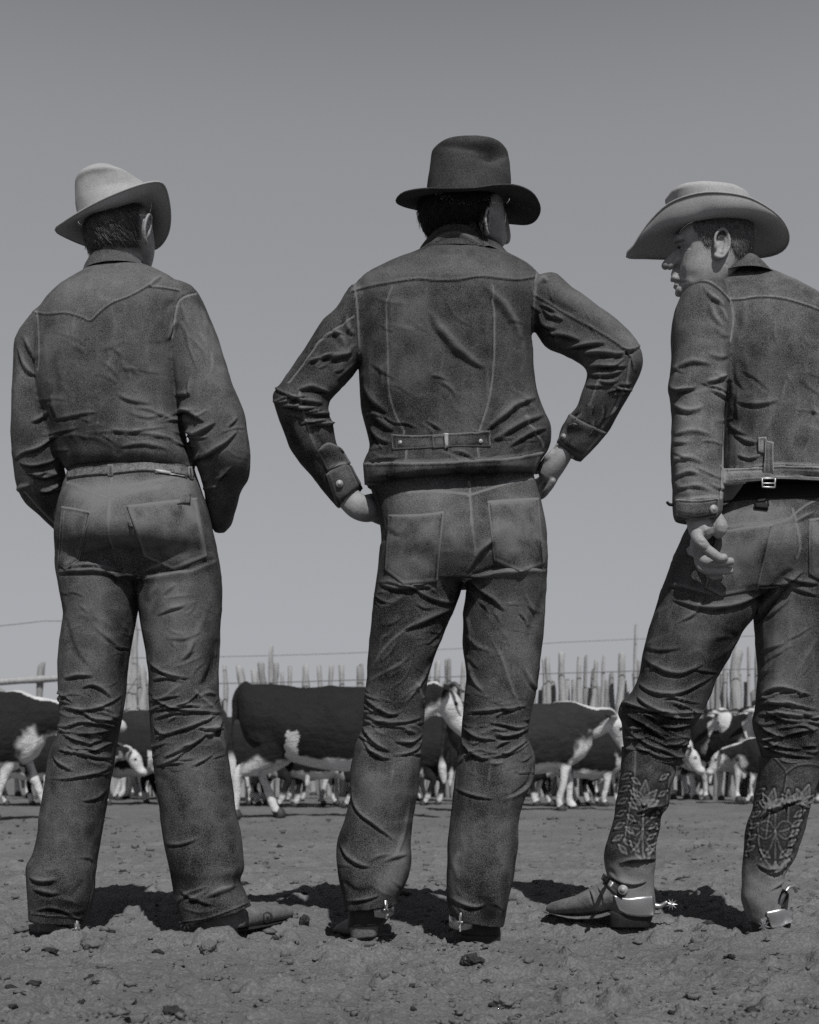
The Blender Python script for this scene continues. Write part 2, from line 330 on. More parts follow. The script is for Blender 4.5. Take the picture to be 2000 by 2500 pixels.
def build_ground():
    us = np.r_[-np.geomspace(8, .42, 26), np.linspace(-.4, .4, 640), np.geomspace(.42, 8, 26)]
    ys = np.r_[np.linspace(-40, 0, 8), np.linspace(.4, 1.6, 8), np.geomspace(1.7, 2.08, 10), np.geomspace(2.085, 8, 760), np.geomspace(8.05, 700, 150)]
    U, Yg = np.meshgrid(us, ys); Xg = U*np.maximum(Yg, 2.4); Xg = np.where(np.abs(U) > .41, Xg+np.sign(U)*(np.abs(U)-.41)*12, Xg)
    X, Y = Xg.ravel(), Yg.ravel(); Z = gheight(X, Y)*np.clip(1.6-np.abs(Y)/60, 0, 1)
    nu = len(us); V = np.stack([X, Y, Z], 1); i = np.arange(len(ys)-1)[:, None]*nu+np.arange(nu-1)[None]
    i = i.ravel(); f = np.stack([i, i+1, i+nu+1, i+nu], 1)
    me = bpy.data.meshes.new('ground'); me.vertices.add(len(V)); me.vertices.foreach_set('co', V.astype(np.float32).ravel())
    me.loops.add(f.size); me.loops.foreach_set('vertex_index', f.ravel().astype(np.int32)); me.polygons.add(len(f))
    me.polygons.foreach_set('loop_start', np.arange(0, f.size, 4, dtype=np.int32)); me.update(calc_edges=True)
    p = V*[1, 1, 0]; attr(me, 'wear_and_light', .42*sstep(Y, 2.9, 4.6)-.05+.25*fbm(p*2.2, 3, 77)+.3*np.maximum(vnoise(p*60, 78)-.45, 0)-.35*np.maximum(vnoise(p*np.array([38, 60, 1]), 79)-.5, 0)*2)  # dirt tone gets paler with distance from the camera
    tag(link('ground', me, M['dirt']), kind='structure')
build_ground()
def gz(x, y): return float(gheight(np.array([x]), np.array([y]))[0])
# loose litter of the corral: small clods, dung crumbs, straw, twigs
def rock_mesh(c, r, seed, flat=.6, n=10, rough=.35, sq=(1, 1)):
    b = Bag(); b.ball((0, 0, 0), (r*sq[0], r*sq[1], r*flat), n=n); V = np.array(b.v)
    V = V*(1+rough*fbm(V/r*1.3+seed, 2, seed))[:, None]; return V+np.array(c), b.f
def litter():
    v, f = [], []; v2, f2 = [], []
    for k in range(4200):
        Y = 2.12+9.5*random.random()**2.0; X = random.uniform(-.36, .36)*Y; r = random.choice((.002, .0025, .003, .003, .004, .005, .0085))*random.uniform(.7, 1.3)*(1+.10*(Y-3))
        z = gz(X, Y); V, Fc = rock_mesh((X, Y, z+r*.35), r, k, .8, 8, .9, (random.uniform(.7, 1.6), random.uniform(.7, 1.4)))
        T, TF = (v, f) if random.random() < .9 else (v2, f2); b = len(T); T.extend(map(tuple, V)); TF.extend(tuple(b+i for i in q) for q in Fc)
    o = link('dirt_clods', meshof(v, f), M['clod']); tag(o, 'small clods and pebbles strewn over the corral dirt', 'gravel', kind='stuff')
    o = link('dung_crumbs', meshof(v2, f2), M['dung']); tag(o, 'dark crumbs of dried dung scattered on the dirt', 'dung crumbs', kind='stuff')
    v, f = [], []
    for k in range(700):
        Y = 2.12+5*random.random()**1.6; X = random.uniform(-.36, .36)*Y; a = random.uniform(0, math.pi); L = random.uniform(.006, .035); z = gz(X, Y)+.003
        d = Vector((math.cos(a), math.sin(a), random.uniform(-.1, .3))); s = Vector((-math.sin(a), math.cos(a), 0))*random.uniform(.0005, .0012); c = Vector((X, Y, z)); b = len(v)
        bend = Vector((0, 0, random.uniform(0, .004)))
        for q, kk in ((c-d*L/2, .6), (c+bend, 1), (c+d*L/2, .3)):
            for o_ in (s*kk, Vector((0, 0, .0012*kk)), -s*kk): v.append(tuple(q+o_))
        for j in range(2):
            for i in range(3): f.append((b+j*3+i, b+j*3+(i+1) % 3, b+j*3+3+(i+1) % 3, b+j*3+3+i))
    o = link('straw_litter', meshof(v, f), M['straw'], smooth=False); tag(o, 'short bits of dry straw and twig scattered on the dirt', 'straw', kind='stuff')
M['clod'] = mat('clod', .15, .30, rough=1, ns=60, fine=300, bump=.6, bumpd=.002)
M['dung'] = mat('dung', .03, .12, rough=1, ns=60, fine=300, bump=.8, bumpd=.002)
M['straw'] = mat('straw', .12, .4, rough=.8, ns=30, fine=300)
litter()
def lump(name, px, py, w_, h_, label, m, cat, seed, depth=None, rough=.8, flat=None):
    X, Y = gpt(px, py); k = Y/F; r = w_*k/2; z = gz(X, Y); hh = h_*k
    b = Bag(); b.ball((0, 0, 0), 1, n=64); V = np.array(b.v); V = V*(1+rough*(.5*fbm(V*1.6+seed, 3, seed)+.16*fbm(V*9+seed, 2, seed)))[:, None]
    V = V*[r, (depth or .8)*r, hh*.6]+[X, Y+r*.5, z+hh*.30]
    tag(link(name, meshof(V, b.f), m), label, cat)
lump('dung_clump', 1155, 2340, 50, 26, 'dark ragged dung clump on dirt below the middle man\'s right heel', M['dung'], 'dung', 1, rough=.9)
lump('dirt_rock', 1243, 2432, 62, 30, 'flat pale rock with a dark shadow, lower centre of the dirt', M['clod'], 'rock', 2)
lump('dirt_rock', 1205, 2420, 26, 12, 'small dark stone touching the left end of the flat pale rock', M['dung'], 'rock', 12)
lump('dirt_clod', 228, 2318, 58, 40, 'rounded dry clod on the dirt right of the left man\'s left boot', M['clod'], 'clod', 3, rough=.7)
lump('dirt_clod', 508, 2325, 44, 34, 'pale round clod in front of the left man\'s right boot heel', M['clod'], 'clod', 4)
lump('dung_clump', 120, 2340, 34, 12, 'thin dark dung flake on dirt near the lower left corner', M['dung'], 'dung', 5)
lump('dung_clump', 425, 2465, 46, 22, 'dark crumbling dung heap at the bottom of the dirt, left of centre', M['dung'], 'dung', 6, rough=1)
lump('dung_clump', 742, 2266, 24, 24, 'ragged dark dung lump beside the left man\'s boot toe', M['dung'], 'dung', 7, rough=.8)
lump('dung_clump', 733, 2190, 32, 8, 'small flat dark dung chip beyond the left man\'s boot toe', M['dung'], 'dung', 8)
lump('dung_clump', 1660, 2275, 30, 10, 'small dark dung chip on dirt between the right man\'s boots', M['dung'], 'dung', 9)
lump('dung_clump', 1502, 2370, 24, 8, 'tiny dark chip on dirt below the right man\'s left heel', M['dung'], 'dung', 10)
lump('dung_clump', 1090, 2462, 50, 20, 'low brown lump at the bottom edge, just right of centre', M['clod'], 'dung', 11)
# ------------------------------------------------------------------ fences
M['wood'] = mat('weathered_wood', .42, .95, rough=.95, ns=9, fine=120, fineamt=.3, bump=.6, bumpd=.01, streak=(3, 3, .5))
M['wood_dark'] = mat('weathered_wood_grey', .3, .7, rough=.95, ns=9, fine=120, fineamt=.3, bump=.6, bumpd=.01, streak=(3, 3, .5))
M['wire'] = mat('fence_wire', .15, .2, rough=.6, metal=.5)
def stick(x, y, h, r, seed, lean=0, fork=False):
    b = Bag(); rnd = random.Random(seed); n = 7; pts = []
    for i in range(n):
        t = i/(n-1); pts.append((x+lean*t*h+rnd.uniform(-1, 1)*r*.35, y+rnd.uniform(-1, 1)*r*.2, -.1+t*(h+.1), r*(1.08-.22*t)*rnd.uniform(.84, 1.16), r*(1-.2*t)*rnd.uniform(.85, 1.15)))
    b.tube(pts, 9, 2, side=(0, 1, 0))
    if fork:
        bx, bz = pts[3][0], pts[3][2]; b.tube([(bx, y, bz, r*.5), (bx+.12, y, bz+.2, r*.4), (bx+.1, y-.02, bz+.42, r*.25)], 7, 2)
    V = np.array(b.v); V += fbm(V*[9, 9, 3], 2, seed)[:, None]*r*.35*[1, 1, .3]
    top = V[:, 2] > h-r; V[top, 2] += (V[top, 0]-x)*rnd.uniform(-.8, .8)
    return meshof(V, b.f)
def wire(pts, r=.006):
    b = Bag(); b.tube([(*p, r) for p in pts], 5, 3); return meshof(b.v, b.f)
def fences():
    YF = 21.0; X = lambda px: (px-CX)*YF/F; H = lambda py: CAMH+(CY-py)*YF/F
    fe = empty('palisade_fence', (0, YF, 0), 'pale weathered palisade fence of uneven upright posts behind the cattle', 'fence')
    tops = {275: 1640, 290: 1650, 312: 1585, 326: 1512, 345: 1640, 358: 1632}
    px = 385; rnd = random.Random(3); L = [(k, v_, .075) for k, v_ in tops.items()]
    seen = [(552, 1628, 16), (590, 1632, 26), (628, 1640, 24), (645, 1622, 26), (662, 1575, 16), (680, 1622, 20), (697, 1636, 15), (712, 1628, 15), (743, 1628, 26), (785, 1626, 18), (803, 1624, 20), (838, 1624, 20), (876, 1630, 22), (888, 1622, 16), (902, 1626, 18),
            (1048, 1622, 16), (1070, 1618, 22), (1092, 1612, 16), (1106, 1610, 15), (1122, 1614, 16), (1150, 1615, 20), (1325, 1610, 20), (1344, 1600, 20), (1379, 1598, 26), (1407, 1606, 16), (1429, 1604, 14), (1446, 1606, 18), (1466, 1598, 14), (1512, 1598, 26), (1543, 1530, 14), (1566, 1618, 16), (1597, 1612, 18),
            (1700, 1600, 16), (1745, 1600, 15), (1765, 1595, 16), (1792, 1580, 34), (1830, 1578, 14), (1848, 1585, 16)]
    L += [(a, b, c*YF/F/2*.8) for a, b, c in seen]
    for a, b in ((385, 535), (915, 1040), (1170, 1310), (1615, 1690), (1868, 2330)):
        q = a
        while q < b: L.append((q, rnd.uniform(1595, 1640), rnd.uniform(.035, .065))); q += rnd.uniform(20, 34)
    for k, (p_, t_, r_) in enumerate(L):
        o = link('post', stick(X(p_), YF+rnd.uniform(-.1, .1), H(t_), r_, k, rnd.uniform(-.03, .03), fork=(p_ == 662)), M['wood'] if rnd.random() < .75 else M['wood_dark'], fe)
    wz = [(1668, .02), (1602, .006)]
    link('wire', wire([(X(270), YF-.14, H(1673)), (X(700), YF-.14, H(1667)), (X(1543), YF-.14, H(1640)), (X(2300), YF-.14, H(1630))], .008), M['wire'], fe)
    link('wire', wire([(X(326), YF-.1, H(1608)), (X(662), YF-.1, H(1602)), (X(1100), YF-.1, H(1586)), (X(1543), YF-.1, H(1562)), (X(2300), YF-.1, H(1545))], .005), M['wire'], fe)
    lo = empty('stick_fence', (0, YF+.4, 0), 'low tight row of short sticks standing behind the tall palisade posts', 'fence')
    rnd = random.Random(9); q = 270; k = 0
    while q < 2060 and k < 98:
        if q < 960 and q > 365: t_ = rnd.uniform(1690, 1720)
        else: t_ = rnd.uniform(1632, 1690)
        link('post', stick((q-CX)*(YF+.4)/F, YF+.4, CAMH+(CY-t_)*(YF+.4)/F, rnd.uniform(.05, .075), 200+k, rnd.uniform(-.02, .02)), M['wood'] if rnd.random() < .7 else M['wood_dark'], lo); q += rnd.uniform(19, 27) if q < 1000 else rnd.uniform(14, 20); k += 1
    YR = 19.0; X = lambda px: (px-CX)*YR/F; H = lambda py: CAMH+(CY-py)*YR/F
    ra = empty('rail_fence', (X(95), YR, 0), 'wooden rail fence with a sloping board at the far left', 'fence')
    def beam(a, b, th, dep=.05):
        bb = Bag(); A, B_ = Vector((X(a[0]), YR, H(a[1]))), Vector((X(b[0]), YR, H(b[1]))); n = 10
        bb.tube([(*A.lerp(B_, i/n), dep, th*YR/F/2*(1+.08*math.sin(i*2.3))) for i in range(n+1)], 8, 1, side=(0, 1, 0)); return meshof(bb.v, bb.f)
    for p_, t_, rr in ((95, 1624, .055), (-60, 1630, .06), (255, 1640, .055)): link('post', stick(X(p_), YR+.07, H(t_), rr, p_+500), M['wood_dark'], ra)
    link('rail', beam((-160, 1675), (265, 1648), 17), M['wood'], ra)
    link('rail', beam((-160, 1758), (265, 1712), 14), M['wood_dark'], ra)
    link('brace_board', beam((-40, 1665), (85, 1745), 20), M['wood_dark'], ra)
    link('brace_board', beam((-40, 1690), (50, 1735), 12), M['wood_dark'], ra)
    link('wire', wire([(X(-300), YR, H(1548)), (X(0), YR, H(1528)), (X(160), YR, H(1516)), (X(330), YR+2, H(1510))], .005), M['wire'], ra)
fences()
# ------------------------------------------------------------------ cattle
def cowmat(name, d0, d1):
    m = mat(name, d0, d1, rough=.8, ns=8, fine=90, fineamt=.35, bump=.6, bumpd=.012, spec=.25, streak=(1, 3, 2)); t = m.node_tree; b = t.nodes['Principled BSDF']
    src = b.inputs['Base Color'].links[0].from_socket; mx = t.nodes.new('ShaderNodeMix'); mx.data_type = 'RGBA'; mx.clamp_factor = True
    a = t.nodes.new('ShaderNodeAttribute'); a.attribute_name = 'white'; n = t.nodes.new('ShaderNodeTexNoise'); n.inputs['Scale'].default_value = 14
    r = t.nodes.new('ShaderNodeMix'); r.data_type = 'RGBA'; r.inputs['A'].default_value = (.36, .36, .36, 1); r.inputs['B'].default_value = (.8, .8, .81, 1)
    t.links.new(n.outputs[0], r.inputs['Factor']); t.links.new(a.outputs['Fac'], mx.inputs['Factor']); t.links.new(src, mx.inputs['A']); t.links.new(r.outputs['Result'], mx.inputs['B']); t.links.new(mx.outputs['Result'], b.inputs['Base Color']); return m
CM = [cowmat('hide_dark', .016, .035), cowmat('hide_mid', .03, .06), cowmat('hide_brown', .06, .10)]
M['horn'] = mat('horn', .10, .25, rough=.5, ns=20); M['eye'] = mat('eye', .004, .008, rough=.15, spec=.6)
M['hoof'] = mat('hoof', .05, .12, rough=.6, ns=20)
def cow(px, feet, facing, length, label, mi=0, hz=1.12, hx=1.02, hy=0, hpitch=-25, hyaw=0, sw=(0, 0, 0, 0), seed=1, horns=False, s=1.0, tail=0, bodywhite=0, legw=0, legall=0, Y=None, group='Hereford cattle milling in the corral', stand=None):
    """facing: 0 = to the right, 180 = to the left, 90 = away, -90 = towards the camera (degrees)"""
    if Y is None: Y = CAMH*F/(feet-CY)
    X = (px-CX)*Y/F; yaw = math.radians(facing); root = empty('cow', (X, Y, 0), label, 'cow', group)
    b = Bag(); R = []
    tr = [(-.88, 1.0, .08, .13), (-.82, .96, .19, .25), (-.70, .915, .25, .31), (-.52, .885, .275, .335), (-.25, .83, .31, .375), (.08, .81, .32, .40), (.35, .835, .28, .385), (.52, .86, .225, .36), (.66, .87, .155, .28), (.74, .87, .07, .16)]
    A = cr(tr, 4); th = np.linspace(0, 2*np.pi, 32, endpoint=False)
    for x, zc, wy, hz_ in A:
        c, si = np.cos(th), np.sin(th); zz = zc+np.where(si > 0, hz_*.98, hz_)*np.sign(si)*np.abs(si)**.85; yy = wy*np.sign(c)*np.abs(c)**.85*np.where(si > 0, 1-.25*si, 1)
        R.append(np.stack([np.full(32, x), yy, zz], 1))
    b.rings(R)
    hd = Vector((hx, hy, hz)); ha, hp = math.radians(hyaw), math.radians(hpitch)
    d = Vector((math.cos(ha)*math.cos(hp), math.sin(ha)*math.cos(hp), math.sin(hp))); sd = Vector((-math.sin(ha), math.cos(ha), 0)); up = d.cross(sd)*-1
    if up.z < 0: up = -up
    nk = hd-d*.02
    b.tube([(.30, 0, .93, .17, .27), (.55, nk.y*.25, .93*.7+.3*nk.z, .15, .24), ((.55+nk.x)/2+.02, nk.y*.6, (.95+nk.z)/2, .115, .175), (*nk, .10, .125)], 18, 4)
    hq = [(0, .095, .11, -.01), (.09, .115, .125, 0), (.17, .105, .12, -.01), (.26, .078, .095, -.03), (.35, .07, .076, -.04), (.41, .076, .07, -.04), (.445, .058, .055, -.04)]
    b.tube([(*(hd+d*t+up*o), r1, r2) for t, r1, r2, o in hq], 18, 4, side=tuple(sd))
    for q in (1, -1):
        e0 = hd+sd*q*.09+up*.06
        b.tube([(*e0, .03, .02), (*(e0+sd*q*.08-d*.02+up*.0), .045, .016), (*(e0+sd*q*.16-d*.03-up*.03), .035, .014), (*(e0+sd*q*.20-d*.03-up*.05), .012, .01)], 10, 3, side=tuple(d))
        b.ball(tuple(hd+d*.15+sd*q*.085+up*.035), .03, n=10)
    f = [(.44, .69), (.455, .52), (.47, .37), (.465, .22), (.455, .11), (.49, .035), (.50, .0)]; fr = [.105, .068, .05, .034, .036, .045, .05]
    h = [(-.60, .80), (-.50, .64), (-.60, .50), (-.72, .40), (-.69, .25), (-.66, .12), (-.63, .035), (-.61, 0)]; hr = [.19, .15, .085, .052, .036, .04, .045, .052]
    feetp = []
    for k, (pts, rr, q) in enumerate(((f, fr, 1), (f, fr, -1), (h, hr, 1), (h, hr, -1))):
        a = sw[k]; x0, z0 = pts[0]; L = []
        for (x, z), r_ in zip(pts, rr):
            fz = (z0-z)/z0; L.append((x+a*fz, q*(.125 if r_ > .08 else .115), z, min(r_*.72, .125) if z > .45 else r_, r_*(1.15 if z > .45 else 1)))
        b.tube(L, 14, 3, side=(0, 1, 0)); feetp.append(L[-1])
    b.tube([(-.80, 0, 1.22, .04), (-.90, 0, 1.1, .03), (-.93, tail*.3, .85, .022), (-.95, tail, .62, .022), (-.94, tail, .48, .045), (-.92, tail, .30, .03)], 10, 4)
    me = b.fuse(.0135, 3, .5); V, N = arr(me)
    V = V+N*(fbm(V*5, 3, seed)*.014)[:, None]+N*(np.clip(vnoise(V*np.array([11, 4, 2.2]), seed+3), -.6, 1)*.007*(np.abs(V[:, 0]-.0) < .35))[:, None]
    nz = fbm(V*6, 4, seed+50)*.75
    th_ = (V-np.array(hd)) @ np.array(d); hd_r = np.linalg.norm(V-np.array(hd)-np.outer(th_, np.array(d)), axis=1)
    W = np.zeros(len(V)); ishead = (th_ > -.05+nz*.05) & (hd_r < .2+.1*(th_ > .0)); W = np.maximum(W, ishead*sstep(th_+nz*.08, -.04, .04))
    crest = sstep(V[:, 0]+nz*.1, .30, .40)*sstep(V[:, 2]+nz*.03-(1.17+(hz-1.1)*np.clip((V[:, 0]-.4)/.5, 0, 1)), -.03, .02)*(V[:, 0] < hx+.1)*(np.abs(V[:, 1]-hy*np.clip((V[:, 0]-.3)/.7, 0, 1)) < .06); W = np.maximum(W, crest)
    bris = sstep(V[:, 0]+nz*.12, .52, .62)*sstep(-(V[:, 2]+nz*.16), -.86, -.74); W = np.maximum(W, bris)
    throat = sstep(V[:, 0]+nz*.1, .66, .74)*sstep(-(V[:, 2]-(hz-.22)+nz*.1), -.02, .05)*(V[:, 0] < hx+.1); W = np.maximum(W, throat)
    belly = sstep(-(V[:, 2]+nz*.06), -(.565+bodywhite), -(.53+bodywhite))*(np.abs(V[:, 0]) < .52)*(np.abs(V[:, 1]) < .4); W = np.maximum(W, belly)
    leg = sstep(-(V[:, 2]+nz*.12-legw*(V[:, 0] < 0)+legall), -.42, -.33); W = np.maximum(W, leg)
    flank = (np.abs(V[:, 0]+.36+nz*.05) < .05)*(V[:, 2] < .80+nz*.1)*(V[:, 2] > .5)*(np.abs(V[:, 1]) > .1); W = np.maximum(W, flank*1.0)
    tl = (V[:, 0] < -.85)*sstep(-(V[:, 2]), -.62, -.5); W = np.maximum(W, tl); W *= (V[:, 2] > .045)
    c, si = math.cos(yaw), math.sin(yaw); Rz = np.array([[c, -si, 0], [si, c, 0], [0, 0, 1]])
    tf = lambda q: (np.asarray(q)*s) @ Rz.T+np.array([X, Y, 0])
    put(me, tf(V)); attr(me, 'white', W); link('body', me, CM[mi], root)
    for q in (1, -1):
        eb = Bag(); eb.ball(tuple(hd+d*.15+sd*q*.098+up*.036), .022, n=10); link('eye', meshof(tf(eb.v), eb.f), M['eye'], root)
        if horns:
            hb = Bag(); e0 = hd+sd*q*.05+up*.1; hb.tube([(*e0, .028), (*(e0+sd*q*.10+up*.04), .022), (*(e0+sd*q*.17+up*.03+d*.06), .014), (*(e0+sd*q*.19+up*.05+d*.12), .005)], 8, 4); link('horn', meshof(tf(hb.v), hb.f), M['horn'], root)
    nb = Bag(); nb.ball(tuple(hd+d*.45-up*.04), (.03, .045, .03), n=10); link('nose', meshof(tf(nb.v), nb.f), M['eye'] if seed % 2 else M['hoof'], root)
    for L in feetp:
        hb = Bag(); hb.tube([(L[0]-.005, L[1], .05, .046), (L[0]+.01, L[1], .0, .058)], 10, 2); link('hoof', meshof(tf(hb.v), hb.f), M['hoof'], root)
    return root
cow(815, 1993, 0, 0, 'large dark cow standing broadside behind the middle man\'s legs', 0, hz=1.12, hx=.98, hpitch=-48, hyaw=10, sw=(.02, -.18, .10, -.28), seed=3, horns=True, s=.985, bodywhite=-.02, legw=.12)
cow(1285, 1978, 0, 0, 'young cow with lowered white face walking right beside the right man\'s knee', 1, hz=1.02, hx=.98, hpitch=-58, hyaw=-22, sw=(.05, -.12, .12, -.1), seed=5, s=.93)
cow(-80, 2000, 0, 0, 'dark cow at the far left edge striding right behind the left man\'s leg', 0, hz=.96, hx=1.02, hpitch=-32, hyaw=-12, sw=(.30, -.2, .2, -.2), seed=7, s=.90, bodywhite=.0)
cow(40, 1965, 0, 0, 'pale faced cow mostly hidden behind the dark cow at the far left', 2, hz=1.18, hx=.92, hpitch=-30, seed=9, s=1.0)
cow(400, 1952, 165, 0, 'brown cow standing broadside between the left man\'s knees', 1, hz=.9, hpitch=-60, sw=(.1, -.1, .1, .05), seed=11, s=1.06)
cow(770, 1968, 170, 0, 'small black calf in shade under the large dark cow', 0, hz=.9, hpitch=-50, sw=(.1, -.1, .1, -.1), seed=13, s=.72, legall=.22)

cow(1500, 1962, 15, 0, 'black cow in shadow behind the young cow with the lowered face', 0, hz=.9, hx=1.0, hpitch=-60, seed=15, s=.9, legall=.12)
cow(1705, 1952, -76, 0, 'white faced calf facing the camera beside the right man\'s bent left knee', 0, hz=1.24, hx=.80, hpitch=-64, hyaw=-8, seed=17, s=.95)
cow(1772, 1954, -70, 0, 'white faced calf facing the camera, nearer the right man\'s right leg than its pair', 0, hz=1.23, hx=.82, hpitch=-60, hyaw=-10, seed=19, s=.96)
cow(1770, 1938, -60, 0, 'cow whose white poll shows above the pair of calves', 1, hz=1.24, hx=.8, hpitch=-45, seed=21, s=1.02)
cow(1950, 1945, 10, 0, 'dark cow partly hidden behind the right man\'s right leg', 0, hz=1.0, seed=23, s=1.0)
cow(1130, 1955, 20, 0, 'dark cow hidden mostly behind the middle man\'s right leg', 0, hz=.9, hpitch=-50, seed=25, s=.95, legall=.15)
cow(620, 1950, 8, 0, 'shaded dark cow behind the rump of the large dark cow', 0, hz=.9, hpitch=-50, seed=27, s=.92, legall=.15)

def cow_copy(src, px, feet, yaw, sc, label):
    r = src.copy(); COL.objects.link(r); Y = CAMH*F/(feet-CY); r.location = ((px-CX)*Y/F, Y, 0); r.rotation_euler = (0, 0, math.radians(yaw)); r.scale = (sc,)*3; r['label'] = label
    for c in src.children: q = c.copy(); COL.objects.link(q); q.parent = r
    return r
base = [o for o in bpy.data.objects if o.get('category') == 'cow']
A_, B_, C_, D_ = base[8], base[9], base[3], base[4]
for a in ((D_, 205, 1950, 0, 1.0, 'dark cow behind the left man\'s left knee, seen past its outer edge'), (B_, 330, 1944, -12, 1.0, 'cow at the back of the herd, glimpsed low between the left man\'s legs'), (D_, 560, 1944, 8, 1.0, 'brown cow at the back, just right of the left man\'s right knee'), (B_, 705, 1942, 12, 1.0, 'dark cow at the back seen under the belly of the large dark cow'),
          (A_, 880, 1945, -9, 1.0, 'dark cow at the back between the large dark cow\'s front legs'), (D_, 1040, 1944, 10, 1.0, 'dark cow at the back seen between the middle man\'s knees'), (B_, 1210, 1946, 0, 1.0, 'dark cow at the back just right of the middle man\'s right knee'), (A_, 1400, 1943, 14, 1.0, 'dark cow at the back below the lowered white face'),
          (D_, 1560, 1942, -10, 1.0, 'dark cow at the back beside the top of the right man\'s left boot'), (B_, 1590, 1940, 9, 1.0, 'dark cow at the back between the right man\'s two boots'), (A_, 1910, 1941, -6, 1.0, 'dark cow at the back behind the right man\'s right knee'), (B_, 60, 1944, 6, 1.0, 'brown cow at the back near the left edge under the pale faced cow'), (D_, 960, 1940, 175, .98, 'dark cow at the back turned left behind the middle man\'s left knee')):
    cow_copy(*a)

rnd = random.Random(5); calf = [o for o in bpy.data.objects if o.get('label', '').startswith('small black calf')][0]
CL = ['under the large dark cow, right of her rear hooves', 'between the left man\'s shins', 'low down left of the left man\'s left knee', 'behind the tail of the large dark cow', 'below the large dark cow\'s brisket', 'between the middle man\'s calves', 'under the young cow with the lowered face', 'right of the young cow\'s front legs', 'beside the right man\'s left boot shaft', 'below the pair of white faced calves', 'right of the pair of white faced calves', 'at the left frame edge under the striding cow', 'behind the middle man\'s left calf', 'behind the left man\'s right calf', 'low beyond the right man\'s right boot top', 'far back, left of the middle man\'s left knee', 'far back, right of the left man\'s right knee']
for k, (px_, fy_) in enumerate(((735, 1964), (318, 1962), (180, 1964), (560, 1962), (960, 1964), (1085, 1962), (1255, 1964), (1420, 1966), (1535, 1962), (1625, 1946), (1905, 1944), (70, 1966), (860, 1958), (460, 1960), (1900, 1960), (650, 1956), (600, 1968))):
    c = cow_copy(calf, px_, fy_, rnd.choice((-14, 0, 10, 172, 186)), rnd.uniform(.95, 1.12), 'shaded dark calf '+CL[k])
# ================================================================== the three men
def body_from(b, Y0, parts, k=.8):
    for rows in parts: b.loft(Y0, rows, 3, 20, 2.1, k)
def ear(b, c, u, v, o, L=.062, W=.036, r=.0034):
    """c centre, u up axis, v towards the back of the head, o outward"""
    def q(a, rr=1, out=0): return c+u*math.sin(a)*L/2*rr+v*(math.cos(a)*W/2*rr*(1.0 if math.sin(a) > -.2 else .75))+o*out
    pts = [q(math.radians(a), 1, .004+.006*math.sin(math.radians(max(a, 0)*.9))) for a in (200, 165, 130, 95, 60, 25, -10, -45, -75)]
    b.tube([(*p, r) for p in pts]+[(*(c-u*L*.50-v*W*.18+o*.002), r*1.5), (*(c-u*L*.42-v*W*.36-o*.002), r*1.2)], 8, 3, side=tuple(o))
    pts = [q(math.radians(a), .62, .002) for a in (140, 95, 50, 10, -30, -60, -85)]
    b.tube([(*p, r*.75) for p in pts], 8, 3, side=tuple(o))
    R = Matrix((v, u, o)).transposed(); b.ball(tuple(c-u*L*.36-v*W*.18-o*.003), (W*.24, L*.17, .007), R, 12)
    b.ball(tuple(c-o*.004), (W*.42, L*.44, .003), R, 14)
    b.tube([(*(c-v*W*.42-u*L*.02), r*1.0), (*(c-v*W*.38-u*L*.14+o*.004), r*1.3), (*(c-v*W*.38-u*L*.26), r)], 8, 2, side=tuple(o))
